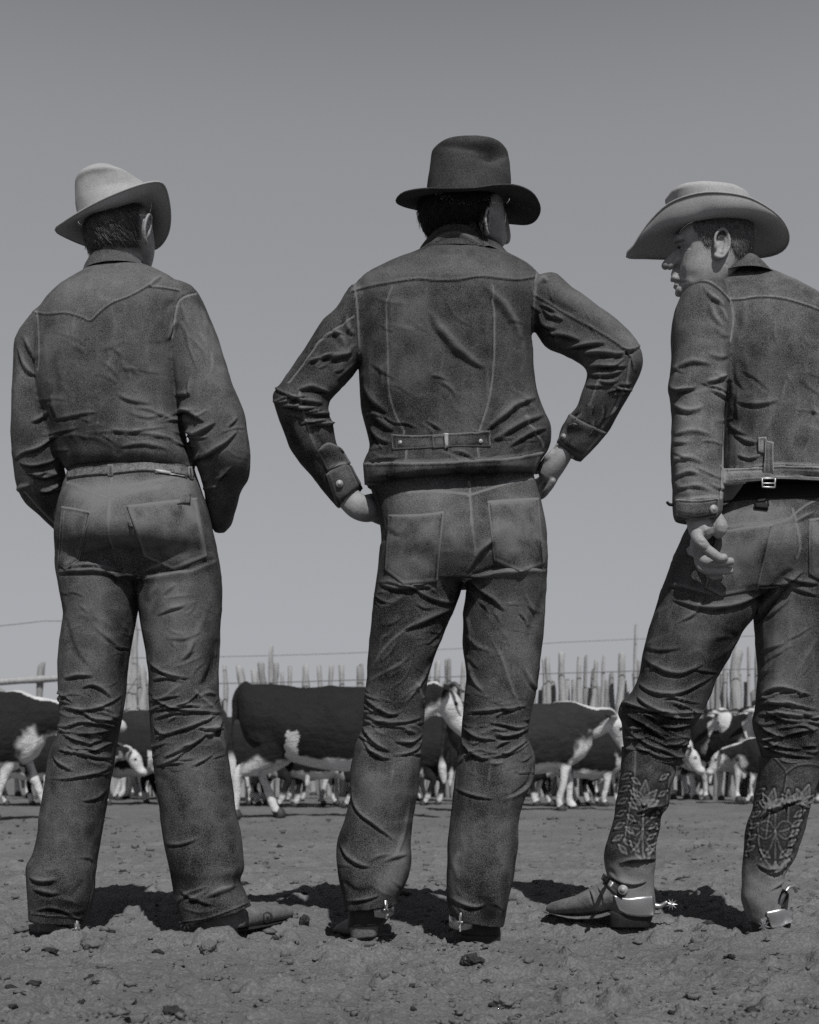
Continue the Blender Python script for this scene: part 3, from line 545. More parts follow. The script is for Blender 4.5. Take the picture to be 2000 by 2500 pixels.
def hat(Y0, brim, inner, crown, label, material, parent, sag=0, band=None, dent=None, thick=.0028, name='hat', bowl=0, ny=.66):
    """brim: closed outline px,py,yo; inner: closed head-opening px,py,yo (same winding); crown rows as in loft"""
    n = 120; brim = [(a, b_, c*(ny if c < 0 else .8)) for a, b_, c in brim]; inner = [(a, b_, c*.86) for a, b_, c in inner]; A = cr(brim, 40, True); B = cr(inner, 40, True)
    def rs(L):
        Q = np.array([P(a, b_, Y0+c) for a, b_, c in L]); d = np.r_[0, np.cumsum(np.linalg.norm(np.diff(np.vstack([Q, Q[:1]]), axis=0), axis=1))]; t = np.linspace(0, d[-1], n, endpoint=False); Q2 = np.vstack([Q, Q[:1]])
        return np.stack([np.interp(t, d, Q2[:, k]) for k in range(3)], 1)
    A, B = rs(A), rs(B); m = 14; v = []; f = []
    nrm = np.cross(A[n//4]-A[0], A[n//2]-A[0]); nrm /= np.linalg.norm(nrm); nrm *= np.sign(nrm[2])
    for side in (0, 1):
        for j in range(m+1):
            t = j/m; tt = t
            R = B+(A-B)*tt
            if bowl: R = B+(A-B)*np.array([1, 1, 0])*math.sin(math.pi/2*t)**.9+(A-B)*np.array([0, 0, 1.])*t**2.1-np.array([0, 0, .012])*math.sin(math.pi*t)
            drop = np.array([0, 0, 1.])*(-sag*math.sin(math.pi*t)**1.0)
            for k in range(n): v.append(R[k]+drop-(nrm*thick if side else 0)+(RNG.normal(0, .0001, 3)))
    N1 = n*(m+1)
    for s in (0, 1):
        for j in range(m):
            for k in range(n):
                a = s*N1+j*n+k; b2 = s*N1+j*n+(k+1) % n; q = (a, b2, b2+n, a+n); f.append(q if s == 0 else q[::-1])
    for j0 in (0, m):
        for k in range(n): a, b2 = j0*n+k, j0*n+(k+1) % n; f.append((a, a+N1, b2+N1, b2) if j0 else (a, b2, b2+N1, a+N1))
    Bc = B.mean(axis=0); sk = len(v)
    for j in range(4):                                # the foot of the crown rises out of the head opening
        for k in range(n): v.append(Bc+(B[k]-Bc)*(.985-.03*j)+nrm*(.012*j-.001))
    for j in range(3):
        for k in range(n): a = sk+j*n+k; b2 = sk+j*n+(k+1) % n; f.append((a, b2, b2+n, a+n))
    # rolled edge
    bb = Bag(); E = A[::2]-nrm*thick*.5; R = []
    for i in range(len(E)):
        T = E[(i+1) % len(E)]-E[i-1]; T /= np.linalg.norm(T); s1 = np.cross(T, nrm); th = np.linspace(0, 2*np.pi, 6, endpoint=False); R.append(E[i]+np.outer(np.cos(th), s1)*.0026+np.outer(np.sin(th), nrm)*.0026)
    R.append(R[0]); bb.rings(R, cap=False)
    hroot = link(name, meshof(v+bb.v, f+[tuple(i+len(v) for i in q) for q in bb.f]), material, parent); tag(hroot, label)
    c = Bag(); c.loft(Y0, crown, 5, 48, 2.15); nn_ = 48
    Bm = B.mean(axis=0); hx_, hy_ = np.ptp(B[:, 0])/2, np.ptp(B[:, 1])/2; ang = np.arctan2((B[:, 1]-Bm[1])/hy_, (B[:, 0]-Bm[0])/hx_)
    base = []
    for k in range(nn_): t0 = 2*np.pi*k/nn_; base.append(B[np.argmin(np.abs(np.angle(np.exp(1j*(ang-t0)))))])
    base = np.array(base); R0 = np.array(c.v[:nn_*6]).reshape(6, nn_, 3)        # blend the lowest rings into the head opening
    for j in range(6):
        q = (j/5)**.9; R0[j] = base*(1-q)+R0[5]*q-nrm*.002*(1-q)
    c.v[:nn_*6] = [tuple(x) for x in R0.reshape(-1, 3)]; cc = np.mean(R0[0], axis=0)
    for k_ in range(len(c.v)-2, len(c.v)):
        if np.linalg.norm(np.array(c.v[k_])-cc) < .12 and k_ == len(c.v)-2: c.v[k_] = tuple(cc)
    me = c.fuse(.0038, 3); V, N = arr(me)
    V = V+N*(fbm(V*14, 3, 4)*.0016)[:, None]
    if dent:
        px, py = proj(V)
        for (x, y, rx, ry, dep) in dent: V = V+(np.array([0, .9, -.45])*dep)*np.exp(-((px-x)/rx)**2-((py-y)/ry)**2)[:, None]*(sstep(-N[:, 1], -.3, .2) if dep > 0 else 1)[:, None]
    put(me, V); link('crown', me, material, hroot)
    return hroot
def hair_cards(name, trees_me, test, dirf, n, L, mtl, parent, w0=.0005, lift=.0012):
    """short individual strands rooted on the scalp"""
    V, N = arr(trees_me); polys = trees_me.polygons; idx = [p.index for p in polys if test(Vector(p.center), Vector(p.normal))]
    v, f = [], []
    for k in range(n if idx else 0):
        p = polys[random.choice(idx)]; c = Vector(p.center)+Vector((random.gauss(0, .0015), random.gauss(0, .0015), random.gauss(0, .0015))); nn = Vector(p.normal); d = Vector(dirf(c, nn)); d = (d-nn*d.dot(nn)).normalized()
        d = (d+Vector((random.gauss(0, .16), random.gauss(0, .16), random.gauss(0, .16)))).normalized(); s = d.cross(nn).normalized()*w0*random.uniform(.7, 1.4); l = L*random.uniform(.5, 1.2); b = len(v)
        for t, q in ((0, 1), (.5, .9), (1, .15)):
            pt = c+d*l*t+nn*(lift*math.sin(t*2.2)*1.6+.0004); v += [tuple(pt-s*q), tuple(pt+s*q), tuple(pt+nn*w0*1.2*q)]
        for j in (0, 3):
            for a, e in ((0, 1), (1, 2), (2, 0)): f.append((b+j+a, b+j+e, b+j+3+e, b+j+3+a))
    return link(name, meshof(v, f), mtl, parent, smooth=False)
def inpoly(px, py, poly):
    r = np.zeros(len(px), bool); n = len(poly)
    for i in range(n):
        (x1, y1), (x2, y2) = poly[i], poly[(i+1) % n]
        if y1 == y2: continue
        c = ((y1 > py) != (y2 > py)) & (px < (x2-x1)*(py-y1)/(y2-y1)+x1); r ^= c
    return r
def hair_from(me, poly, m, parent, ears, off=.0035, freq=(240, 240, 40), seed=3, jag=5, front=None):
    """short hair grown from the scalp itself"""
    V, N = arr(me); px, py = proj(V); j = vnoise(V*220, seed)*jag; k = vnoise(V*170+9, seed)*jag; sel = inpoly(px+j, py+k, poly)
    for c in ears: sel &= ~((np.linalg.norm(V-np.array(c), axis=1) < .034) & (np.abs((V-np.array(c)) @ (np.array(c)-V[sel].mean(axis=0))) > -1) & (N[:, 1]*0 == 0) & (np.linalg.norm((V-np.array(c))[:, :], axis=1) < .034))
    if front is not None: sel &= front(V)
    F_ = [tuple(p.vertices) for p in me.polygons if all(sel[v] for v in p.vertices)]
    used = sorted({v for f in F_ for v in f}); mp = {v: i for i, v in enumerate(used)}; U = np.array(used)
    V2 = V[U]+N[U]*(off+vnoise(V[U]*np.array(freq), 3)*.0014)[:, None]; n = len(U)
    v = np.vstack([V2, V[U]-N[U]*.002]); f = [tuple(mp[a] for a in q) for q in F_]
    ec = {}
    for q in f:
        for a, b in zip(q, q[1:]+q[:1]): ec[(a, b)] = 1
    f += [(b, a, a+n, b+n) for (a, b) in ec if (b, a) not in ec]
    hm = meshof(v, f); return hm, link('hair', hm, m, parent)
def spur(Y0, base, parent, back, band_r=.040, rowel=.019, up=.03, shank=.04, side=None, plate=True):
    """heel band of polished steel, shank and a star rowel; base = world point behind the heel, back = direction the shank points"""
    bk = Vector(back).normalized(); sd = Vector((0, 0, 1)).cross(bk).normalized(); b0 = Vector(base); v, f = [], []; n = 15; hw = .012 if not plate else .017
    for i in range(n):
        a = math.radians(-100+200*i/(n-1)); c = b0-bk*band_r+bk*math.cos(a)*band_r+sd*math.sin(a)*band_r*.92+Vector((0, 0, .008*(1-math.cos(a)))); o = bk*math.cos(a)+sd*math.sin(a); h_ = hw*(1-.35*abs(a)/1.75)
        for dz, oo in ((h_, 0), (-h_, 0), (-h_, -.003), (h_, -.003)): v.append(c+Vector((0, 0, dz))+o*oo)
    for i in range(n-1):
        for j in range(4): a = i*4+j; c2 = i*4+(j+1) % 4; f.append((a, c2, c2+4, a+4))
    f += [(0, 1, 2, 3), ((n-1)*4+3, (n-1)*4+2, (n-1)*4+1, (n-1)*4)]
    sp = link('spur', meshof(v, f), M['metal'], parent)
    b = Bag(); e = b0+bk*shank+Vector((0, 0, up)); mid = b0+bk*shank*.5+Vector((0, 0, up*.25)); b.tube([(*(b0-bk*.004), .006), (*mid, .0045), (*(b0+bk*shank*.8+Vector((0, 0, up*.75))), .004)], 8, 3)
    for q in (1, -1): b.tube([(*(b0+bk*shank*.75+Vector((0, 0, up*.7))+sd*q*.003), .003), (*(e+sd*q*.004), .003)], 6, 2)
    link('spur_shank', meshof(b.v, b.f), M['metal'], parent if parent.parent is None else parent)
    v, f = [], []; m = 10; ax = sd; u1 = bk; u2 = Vector((0, 0, 1))
    for q in (1, -1):
        for i in range(2*m): r = rowel if i % 2 == 0 else rowel*.34; a = math.pi*i/m; v.append(e+u1*math.cos(a)*r+u2*math.sin(a)*r+ax*q*.0016)
        v.append(e+ax*q*.003)
    for i in range(2*m): j = (i+1) % (2*m); f += [(i, j, 4*m//2), (2*m+1+j, 2*m+1+i, 4*m+1), (i, i+2*m+1, j+2*m+1, j)]
    link('rowel', meshof(v, f), M['metal'], parent, smooth=False); return sp
def tee(rows_dict): return rows_dict

# ------------------------------------------------------------------ MAN IN THE MIDDLE
def man_middle():
    Y0 = 3.3; root = empty('person', (P(1110, 0, Y0).x, Y0, 0), 'man in dark hat and buckle-back denim jacket, standing in the middle with hands on hips', 'person', 'cowboys standing with their backs turned')
    torso = [(1040, 600, 1225, 612, .03, .05, .06), (1018, 618, 1256, 636, .02, .075, .08), (940, 652, 1292, 656, .01, .10, .10), (872, 694, 1316, 680, 0, .118, .11), (862, 760, 1314, 740, 0, .13, .12), (868, 830, 1302, 810, 0, .138, .13), (878, 905, 1302, 880, 0, .135, .13), (884, 990, 1308, 935, 0, .128, .125), (897, 1050, 1325, 1000, 0, .125, .12), (903, 1092, 1345, 1045, 0, .125, .12), (889, 1128, 1342, 1088, 0, .128, .12), (888, 1150, 1324, 1122, 0, .133, .12), (892, 1170, 1313, 1143, 0, .135, .12), (895, 1187, 1303, 1160, 0, .135, .12)]
    armL = [(905, 715, 960, 790, 0, .06, .06), (864, 700, 915, 830, .0, .075, .075), (822, 755, 890, 868, -.01, .072, .07), (778, 798, 866, 905, -.02, .07, .065), (736, 866, 838, 936, -.035, .066, .06), (693, 930, 825, 952, -.05, .06, .055), (668, 962, 806, 980, -.06, .058, .05), (672, 992, 806, 1008, -.06, .056, .05), (690, 1043, 813, 1032, -.05, .054, .05), (717, 1106, 823, 1082, -.035, .052, .05), (740, 1138, 834, 1104, -.02, .05, .048), (764, 1166, 846, 1122, -.01, .047, .045), (792, 1203, 862, 1150, .0, .045, .043), (824, 1240, 880, 1188, .01, .043, .04)]
    armR = [(1250, 790, 1290, 690, 0, .06, .06), (1298, 800, 1345, 672, .0, .075, .075), (1330, 842, 1395, 708, -.01, .074, .07), (1374, 862, 1440, 740, -.02, .07, .065), (1415, 880, 1500, 784, -.035, .068, .06), (1428, 892, 1550, 836, -.05, .062, .058), (1437, 908, 1566, 880, -.06, .058, .052), (1434, 930, 1560, 915, -.055, .056, .05), (1424, 957, 1543, 950, -.05, .055, .05), (1408, 996, 1515, 1003, -.035, .053, .05), (1384, 1022, 1488, 1048, -.02, .05, .048), (1368, 1050, 1457, 1086, -.01, .047, .045), (1360, 1086, 1420, 1125, .0, .044, .042)]
    hips = [(905, 1150, 1300, 1130, 0, .075, .10), (903, 1185, 1303, 1165, 0, .082, .10), (915, 1228, 1320, 1222, 0, .108, .11), (930, 1290, 1331, 1285, 0, .148, .12), (930, 1345, 1334, 1335, 0, .155, .12), (924, 1390, 1334, 1385, 0, .135, .12), (918, 1425, 1331, 1425, 0, .115, .11)]
    legL = [(928, 1330, 1130, 1360, 0, .125, .10), (924, 1385, 1132, 1405, 0, .125, .10), (916, 1432, 1120, 1462, 0, .11, .10), (909, 1490, 1096, 1515, 0, .10, .09), (903, 1575, 1070, 1578, 0, .09, .085), (898, 1652, 1048, 1648, 0, .085, .085), (888, 1712, 1039, 1712, .0, .082, .085), (885, 1777, 1036, 1765, .01, .085, .085), (864, 1826, 1030, 1820, .02, .088, .08), (855, 1893, 1022, 1893, .02, .092, .075), (856, 1944, 1017, 1945, .02, .092, .075), (843, 2000, 1010, 1998, .02, .09, .08), (827, 2042, 1004, 2058, .02, .09, .085), (822, 2088, 1003, 2105, .01, .09, .09), (826, 2146, 988, 2158, .0, .09, .10), (836, 2190, 972, 2190, .0, .088, .10), (842, 2222, 968, 2208, .0, .086, .10)]
    legR = [(1135, 1330, 1334, 1335, 0, .13, .10), (1138, 1385, 1335, 1380, 0, .13, .10), (1139, 1440, 1331, 1440, 0, .115, .10), (1131, 1498, 1328, 1500, 0, .10, .09), (1133, 1580, 1323, 1580, 0, .09, .085), (1139, 1655, 1316, 1655, 0, .085, .085), (1134, 1722, 1298, 1728, 0, .082, .085), (1128, 1795, 1289, 1800, .01, .085, .085), (1120, 1850, 1305, 1848, .02, .09, .08), (1112, 1905, 1301, 1895, .02, .092, .075), (1106, 1955, 1281, 1950, .02, .09, .075), (1101, 2010, 1266, 2005, .02, .088, .08), (1094, 2070, 1264, 2068, .01, .088, .085), (1091, 2145, 1255, 2142, .0, .088, .09), (1092, 2205, 1242, 2198, -.01, .088, .10), (1106, 2243, 1230, 2262, -.01, .086, .10)]
    for t in (torso, armL, armR): pass
    # ---- body with head and hands
    b = Bag(); body_from(b, Y0, [torso[2:], armL[1:], armR[1:], hips, legL[:-1], legR[:-1]], .78)
    b.loft(Y0, [(1060, 660, 1215, 665, .03, .05, .05), (1072, 600, 1205, 605, .03, .05, .05), (1080, 560, 1195, 565, .04, .055, .055), (1085, 520, 1190, 520, .04, .05, .05)], 3, 24)
    # head turned to the right, away from the camera
    b.loft(Y0, [(1062, 468, 1205, 468, .03, .05, .05), (1040, 478, 1222, 478, .03, .075, .08), (1030, 495, 1228, 495, .03, .088, .09), (1027, 520, 1232, 520, .03, .088, .09), (1036, 548, 1233, 545, .03, .08, .09), (1055, 572, 1232, 570, .035, .06, .09), (1085, 590, 1230, 592, .04, .045, .085), (1120, 605, 1228, 606, .05, .03, .07)], 3, 28, 2.1)
    b.ptube(Y0, [(1222, 520, .08, 14), (1228, 552, .09, 16), (1233, 578, .10, 15), (1236, 590, .105, 11)], 12, 3); b.pball(1218, 578, Y0+.07, 20, 26, .04)
    b.pball(1216, 560, Y0+.06, 20, 30, .03)
    ear(b, P(1186, 540, Y0-.052), Vector((-.05, .1, 1)).normalized(), Vector((-.30, -.95, 0)).normalized(), Vector((.95, -.30, 0)).normalized(), .062, .034)
    # hands: the left one grips the hip, its fingers run forward round the waist
    def finger(pts, r): b.ptube(Y0, [(x, y, o, r*(1-.25*i/len(pts))) for i, (x, y, o) in enumerate(pts)], 10, 4)
    b.ptube(Y0, [(850, 1215, .0, 22, 30), (872, 1235, .0, 26, 32), (893, 1245, .02, 30, 30), (912, 1248, .05, 30, 24)], 16, 4)
    finger([(905, 1262, .03), (930, 1274, .07), (950, 1270, .12), (965, 1262, .15)], 9)
    finger([(910, 1248, .04), (935, 1258, .09), (955, 1256, .14), (970, 1250, .17)], 9.5)
    finger([(912, 1234, .05), (935, 1242, .10), (958, 1240, .15), (975, 1236, .18)], 9.5)
    finger([(908, 1220, .05), (930, 1226, .10), (950, 1226, .14), (965, 1222, .17)], 9)
    finger([(880, 1222, .0), (905, 1214, .03), (928, 1212, .08), (945, 1214, .12)], 10)
    b.ptube(Y0, [(1382, 1090, .0, 26, 24), (1368, 1115, .0, 28, 26), (1350, 1140, .01, 30, 28), (1336, 1162, .02, 26, 26)], 16, 4)
    finger([(1336, 1148, .02), (1324, 1168, .06), (1308, 1178, .10), (1290, 1180, .14)], 10)
    finger([(1345, 1160, .02), (1332, 1182, .05), (1318, 1194, .10), (1300, 1196, .14)], 10)
    finger([(1354, 1168, .01), (1340, 1192, .04), (1326, 1204, .09), (1308, 1208, .13)], 9.5)
    finger([(1350, 1172, .0), (1334, 1200, .02), (1322, 1212, .06), (1308, 1216, .10)], 9)
    finger([(1352, 1105, -.01), (1338, 1118, -.01), (1322, 1138, .02), (1308, 1152, .05)], 10)
    me = b.fuse(.0032, 2); body = link('body', me, M['skin'], root)
    # hair
    hm, hr = hair_from(me, [(1000, 450), (1010, 540), (1045, 580), (1066, 566), (1100, 543), (1150, 541), (1166, 548), (1176, 572), (1186, 560), (1182, 520), (1190, 500), (1215, 450)], M['hair_dark'], root, [], .005)
    hair_cards('hair_strands', hm, lambda c, n: n.y < .6 and c.z < P(0, 480, Y0).z, lambda c, n: (.2*np.sign(c.x-P(1100, 0, Y0).x), 0, -1), 2600, .016, M['hair_dark'], hr)
    # ---- jeans
    S = [('f', 9, 9, [(1340, 1395), (1270, 1392), (1205, 1400), (1150, 1408)]), ('f', 8, 9, [(1145, 1412), (1175, 1440), (1205, 1462), (1235, 1492)]), ('f', 9, 8, [(1140, 1400), (1170, 1350), (1200, 1320), (1222, 1290)]),
         ('f', 10, 7, [(925, 1425), (960, 1432), (1010, 1430), (1060, 1428)]), ('f', 8, 7, [(1015, 1440), (1050, 1458), (1085, 1468), (1112, 1470)]), ('f', 10, 8, [(985, 1535), (1020, 1520), (1070, 1500), (1110, 1482)]),
         ('r', 5, 6, [(905, 1640), (935, 1590), (975, 1550), (1010, 1520)]), ('r', 5, 6, [(900, 1665), (940, 1640), (975, 1622), (1000, 1600)]), ('r', 4, 5, [(985, 1720), (1010, 1690), (1040, 1640), (1060, 1610)]), ('r', 4, 5, [(1010, 1655), (1025, 1690), (1038, 1730)]),
         ('f', 7, 10, [(890, 1700), (915, 1722), (945, 1740), (975, 1744)]), ('f', 6, 8, [(888, 1745), (930, 1760), (980, 1762), (1030, 1752)]), ('f', 7, 11, [(886, 1775), (905, 1800), (930, 1822), (955, 1834)]), ('f', 5, 8, [(960, 1808), (990, 1812), (1015, 1805), (1034, 1790)]), ('f', 5, 7, [(955, 1842), (985, 1840), (1015, 1828), (1030, 1812)]), ('f', 6, 8, [(885, 1805), (910, 1835), (935, 1848), (960, 1852)]),
         ('r', 4, 4, [(962, 1860), (958, 1890), (953, 1925)]), ('f', 6, 7, [(858, 1905), (862, 1945), (880, 1985), (915, 2012), (945, 2035), (965, 2055)]), ('r', 6, 5, [(1000, 1960), (990, 2010), (978, 2060), (965, 2090)]), ('f', 9, 7, [(935, 2105), (955, 2095), (975, 2090), (995, 2085)]), ('f', 8, 8, [(830, 2060), (850, 2090), (880, 2110), (905, 2115)]), ('v', 10, 7, [(835, 2150), (860, 2172), (890, 2178), (915, 2168)]), ('f', 6, 7, [(845, 2200), (870, 2198), (900, 2192), (925, 2188)]),
         ('r', 5, 6, [(1140, 1600), (1150, 1640), (1165, 1670), (1182, 1690)]), ('r', 5, 6, [(1200, 1560), (1222, 1600), (1240, 1650), (1258, 1700), (1280, 1740)]), ('f', 6, 7, [(1140, 1740), (1180, 1735), (1230, 1728), (1290, 1722)]), ('f', 5, 9, [(1195, 1765), (1230, 1768), (1262, 1775), (1292, 1770)]), ('f', 6, 10, [(1205, 1790), (1235, 1795), (1262, 1790), (1290, 1782)]), ('f', 6, 8, [(1128, 1775), (1150, 1790), (1180, 1802), (1215, 1806)]), ('f', 7, 10, [(1125, 1800), (1140, 1825), (1170, 1848), (1195, 1852)]), ('f', 6, 8, [(1200, 1850), (1235, 1838), (1265, 1822), (1288, 1806)]),
         ('r', 4, 4, [(1200, 1855), (1194, 1895), (1190, 1930)]), ('f', 5, 6, [(1112, 1925), (1145, 1938), (1175, 1945), (1205, 1950)]), ('f', 5, 5, [(1300, 1870), (1295, 1910), (1265, 1938), (1230, 1950)]), ('r', 8, 4, [(1120, 2080), (1112, 2110), (1120, 2150)]), ('v', 12, 5, [(1200, 2090), (1220, 2060), (1240, 2030)]), ('f', 8, 6, [(1100, 2190), (1130, 2205), (1160, 2212), (1190, 2205)]), ('v', 9, 6, [(1160, 2190), (1190, 2200), (1225, 2225)]),
         ('v', 12, 6, [(1330, 1440), (1318, 1490), (1300, 1530), (1290, 1570)]), ('v', 14, 4, [(1000, 1560), (960, 1600), (930, 1650)]), ('v', 12, 4, [(1290, 1660), (1262, 1630), (1235, 1610)]), ('v', 10, 4, [(1205, 1640), (1222, 1670), (1240, 1690)]),
         ('S', 3, 1.6, [(1143, 1180), (1146, 1240), (1152, 1300), (1160, 1352)]), ('S', 3, 1.4, [(1146, 1212), (1200, 1195), (1250, 1180), (1300, 1170)]), ('S', 3, 1.2, [(1000, 1205), (1050, 1202), (1100, 1205), (1144, 1210)]), ('r', 3, 2, [(1022, 1860), (1018, 1920), (1010, 1990), (1000, 2070)]), ('r', 3, 2, [(1118, 1870), (1110, 1940), (1100, 2010), (1094, 2080)]),
         ('v', 8, 5, [(955, 1305), (990, 1310), (1030, 1300), (1060, 1288)]), ('v', 9, 4, [(1250, 1330), (1270, 1315), (1290, 1300)]), ('f', 8, 5, [(945, 1260), (960, 1290), (985, 1300), (1005, 1296)])]
    S += [('W', 52, .6, [(1270, 1250), (1275, 1350)]), ('W', 70, .45, [(1080, 1230), (1110, 1310)]), ('W', 50, .45, [(1000, 1290), (1010, 1370)]), ('W', 30, .55, [(985, 2060), (975, 2120), (940, 2150)]), ('W', 22, .4, [(1120, 2060), (1115, 2130)]), ('W', 40, .5, [(1255, 1480), (1265, 1620)]), ('W', 35, .35, [(900, 1900), (950, 1960)]), ('W', 30, .35, [(1240, 1870), (1250, 1920)]), ('W', 40, -.3, [(940, 1480), (930, 1600), (960, 1700)]), ('W', 30, -.35, [(1150, 2160), (1200, 2230)]), ('W', 14, .15, [(1000, 1205), (1290, 1175)])]
    S += af(30, (885, 1680, 1035, 1900), 10, 35, 45, 2.4, 2.4, 61)+af(30, (1125, 1690, 1295, 1900), -8, 35, 45, 2.4, 2.4, 62)+af(30, (910, 1450, 1320, 1690), 30, 60, 60, 2.6, 1.6, 63)
    S += af(16, (890, 1690, 1030, 1860), 12, 22, 75, 4, 5, 1)+af(16, (1130, 1700, 1290, 1860), -8, 22, 60, 4, 6, 2)+af(14, (910, 1460, 1080, 1700), -45, 25, 70, 5, 3.5, 3)+af(12, (1140, 1460, 1320, 1700), 55, 25, 70, 5, 3.5, 4)+af(4, (840, 2080, 980, 2200), 15, 30, 60, 6, 3, 5)+af(4, (1100, 2100, 1240, 2240), 25, 30, 60, 6, 3, 6)+af(8, (930, 1420, 1100, 1480), 15, 20, 60, 4, 5, 7)
    b = Bag(); b.loft(Y0, hips); b.loft(Y0, legL); b.loft(Y0, legR)
    jm = cloth(b, .0034, S, .003, 31, 2, .95); jeans = link('jeans', jm, M['denim'], root); jt = bvh(jm)
    patch('back_pocket', [jt], [(950, 1257), (1020, 1257), (1085, 1250)], [(942, 1392), (985, 1428), (1068, 1420)], M['denim'], jeans, .0035, 26, 26, wob=1)
    patch('back_pocket', [jt], [(1190, 1225), (1250, 1220), (1314, 1216)], [(1206, 1368), (1272, 1398), (1328, 1378)], M['denim'], jeans, .0035, 26, 26, wob=1)
    # ---- jacket
    S = [('E', 3, 3.0, [(862, 712), (905, 700), (960, 690), (1020, 682), (1070, 686), (1120, 684), (1170, 676), (1220, 680), (1262, 684), (1304, 678)]),
         ('S', 3, 1.6, [(862, 694), (868, 740), (872, 800), (876, 860)]), ('S', 3, 1.6, [(1306, 670), (1303, 720), (1298, 780), (1300, 830)]),
         ('S', 2.5, 1.0, [(955, 700), (940, 740), (942, 800), (945, 900), (948, 960), (962, 1010), (985, 1055)]), ('r', 2.5, 1.2, [(1197, 680), (1205, 702)]), ('S', 2.5, 1.0, [(1200, 700), (1205, 800), (1202, 900), (1190, 980), (1168, 1050)]),
         ('f', 16, 8, [(1050, 760), (1085, 810), (1130, 860), (1185, 900)]), ('f', 12, 7, [(1185, 700), (1220, 730), (1255, 780), (1275, 830)]), ('v', 14, 6, [(940, 780), (930, 740), (945, 715)]), ('v', 16, 7, [(1090, 700), (1085, 760), (1095, 800)]),
         ('f', 12, 9, [(1180, 1055), (1220, 1020), (1260, 985), (1310, 970)]), ('f', 11, 8, [(1195, 1080), (1240, 1050), (1285, 1025), (1330, 1012)]), ('f', 9, 7, [(1240, 1090), (1270, 1070), (1310, 1050), (1335, 1045)]), ('f', 12, 7, [(905, 1000), (935, 1030), (965, 1050)]), ('f', 9, 8, [(905, 1040), (930, 1070), (955, 1080)]), ('f', 12, 7, [(890, 940), (915, 980), (950, 1010)]), ('v', 10, 7, [(900, 1130), (925, 1140), (960, 1138)]),
         ('v', 12, 3, [(1050, 910), (1055, 960), (1062, 1010)]), ('v', 12, 3, [(1120, 940), (1110, 1000), (1100, 1040)]), ('f', 7, 3.5, [(1050, 915), (1070, 918), (1100, 930)]), ('S', 2.5, 1, [(983, 1060), (990, 1100), (985, 1128)]), ('S', 2.5, 1, [(1160, 1055), (1164, 1095), (1168, 1125)]), ('f', 6, 5, [(1100, 1100), (1130, 1104), (1160, 1120)]), ('f', 7, 5, [(900, 1125), (940, 1118), (975, 1115)]),
         ('S', 3, 1.8, [(890, 1130), (960, 1128), (1060, 1128), (1160, 1122), (1250, 1116), (1330, 1100)]), ('S', 2.5, 1.2, [(1282, 1020), (1300, 1050), (1322, 1080), (1325, 1105)]),
         # sleeves
         ('S', 2.5, 1.4, [(862, 770), (820, 800), (780, 830), (740, 885), (705, 930)]), ('f', 10, 9, [(812, 800), (830, 820), (845, 850)]), ('f', 10, 10, [(785, 870), (820, 870), (860, 860)]), ('f', 8, 9, [(845, 765), (850, 800), (865, 820)]), ('r', 3, 2.5, [(868, 885), (845, 905), (818, 930)]), ('f', 8, 9, [(725, 950), (760, 945), (800, 955)]), ('f', 8, 10, [(700, 965), (740, 975), (790, 985)]), ('f', 7, 9, [(745, 1005), (780, 1008), (808, 1012)]), ('f', 7, 8, [(700, 990), (740, 995), (780, 990)]), ('f', 7, 7, [(750, 1040), (785, 1030), (812, 1035)]), ('S', 3, 1.4, [(728, 955), (735, 1000), (755, 1060), (775, 1110)]), ('v', 8, 6, [(770, 1060), (790, 1090), (800, 1105)]), ('v', 10, 6, [(700, 1030), (715, 1070), (740, 1110)]),
         ('E', 3, 2.2, [(1306, 722), (1350, 748), (1400, 778), (1450, 805), (1500, 835), (1535, 865), (1545, 895)]), ('f', 9, 10, [(1315, 760), (1330, 790), (1360, 800)]), ('f', 10, 9, [(1330, 810), (1380, 815), (1420, 830)]), ('f', 8, 10, [(1380, 850), (1430, 840), (1480, 838)]), ('f', 8, 11, [(1425, 865), (1470, 862), (1530, 868)]), ('f', 7, 10, [(1435, 895), (1480, 892), (1530, 895)]), ('f', 7, 8, [(1440, 915), (1480, 915), (1520, 905)]), ('f', 7, 9, [(1310, 700), (1325, 680), (1340, 690)]), ('S', 3, 1.5, [(1535, 880), (1525, 940), (1495, 1000), (1470, 1040)]), ('S', 3, 1.2, [(1462, 918), (1450, 950), (1438, 985)]), ('f', 7, 8, [(1420, 1010), (1400, 1030), (1385, 1050)]), ('f', 6, 7, [(1440, 1050), (1410, 1035), (1385, 1040)]), ('v', 9, 7, [(1340, 730), (1370, 750), (1410, 765)])]
    S += [('W', 30, .5, [(880, 690), (1000, 660), (1150, 655), (1280, 670)]), ('W', 50, .25, [(1000, 760), (1000, 900)]), ('W', 40, .2, [(1150, 960), (1120, 1040)]), ('W', 14, .3, [(890, 1155), (1300, 1140)]), ('W', 25, .55, [(1330, 680), (1450, 750), (1540, 830)]), ('W', 60, -.2, [(930, 980), (940, 1080)]), ('W', 40, -.25, [(700, 1050), (780, 1180)])]  # shoulders and right sleeve top painted paler as sun highlights
    S += af(22, (900, 720, 1290, 1040), 60, 50, 80, 6, 2.2, 11)+af(14, (900, 980, 1300, 1120), 20, 40, 60, 5, 4, 12)+af(14, (690, 940, 820, 1060), 8, 25, 60, 4, 6, 13)+af(10, (760, 790, 870, 920), -30, 30, 50, 5, 5, 14)+af(14, (1380, 850, 1540, 960), 0, 25, 60, 4, 6, 15)+af(10, (1310, 720, 1450, 830), 40, 30, 50, 5, 5, 16)+af(10, (1370, 980, 1500, 1100), -50, 30, 45, 4, 5, 17)
    b = Bag(); b.loft(Y0, torso); b.loft(Y0, armL); b.loft(Y0, armR)
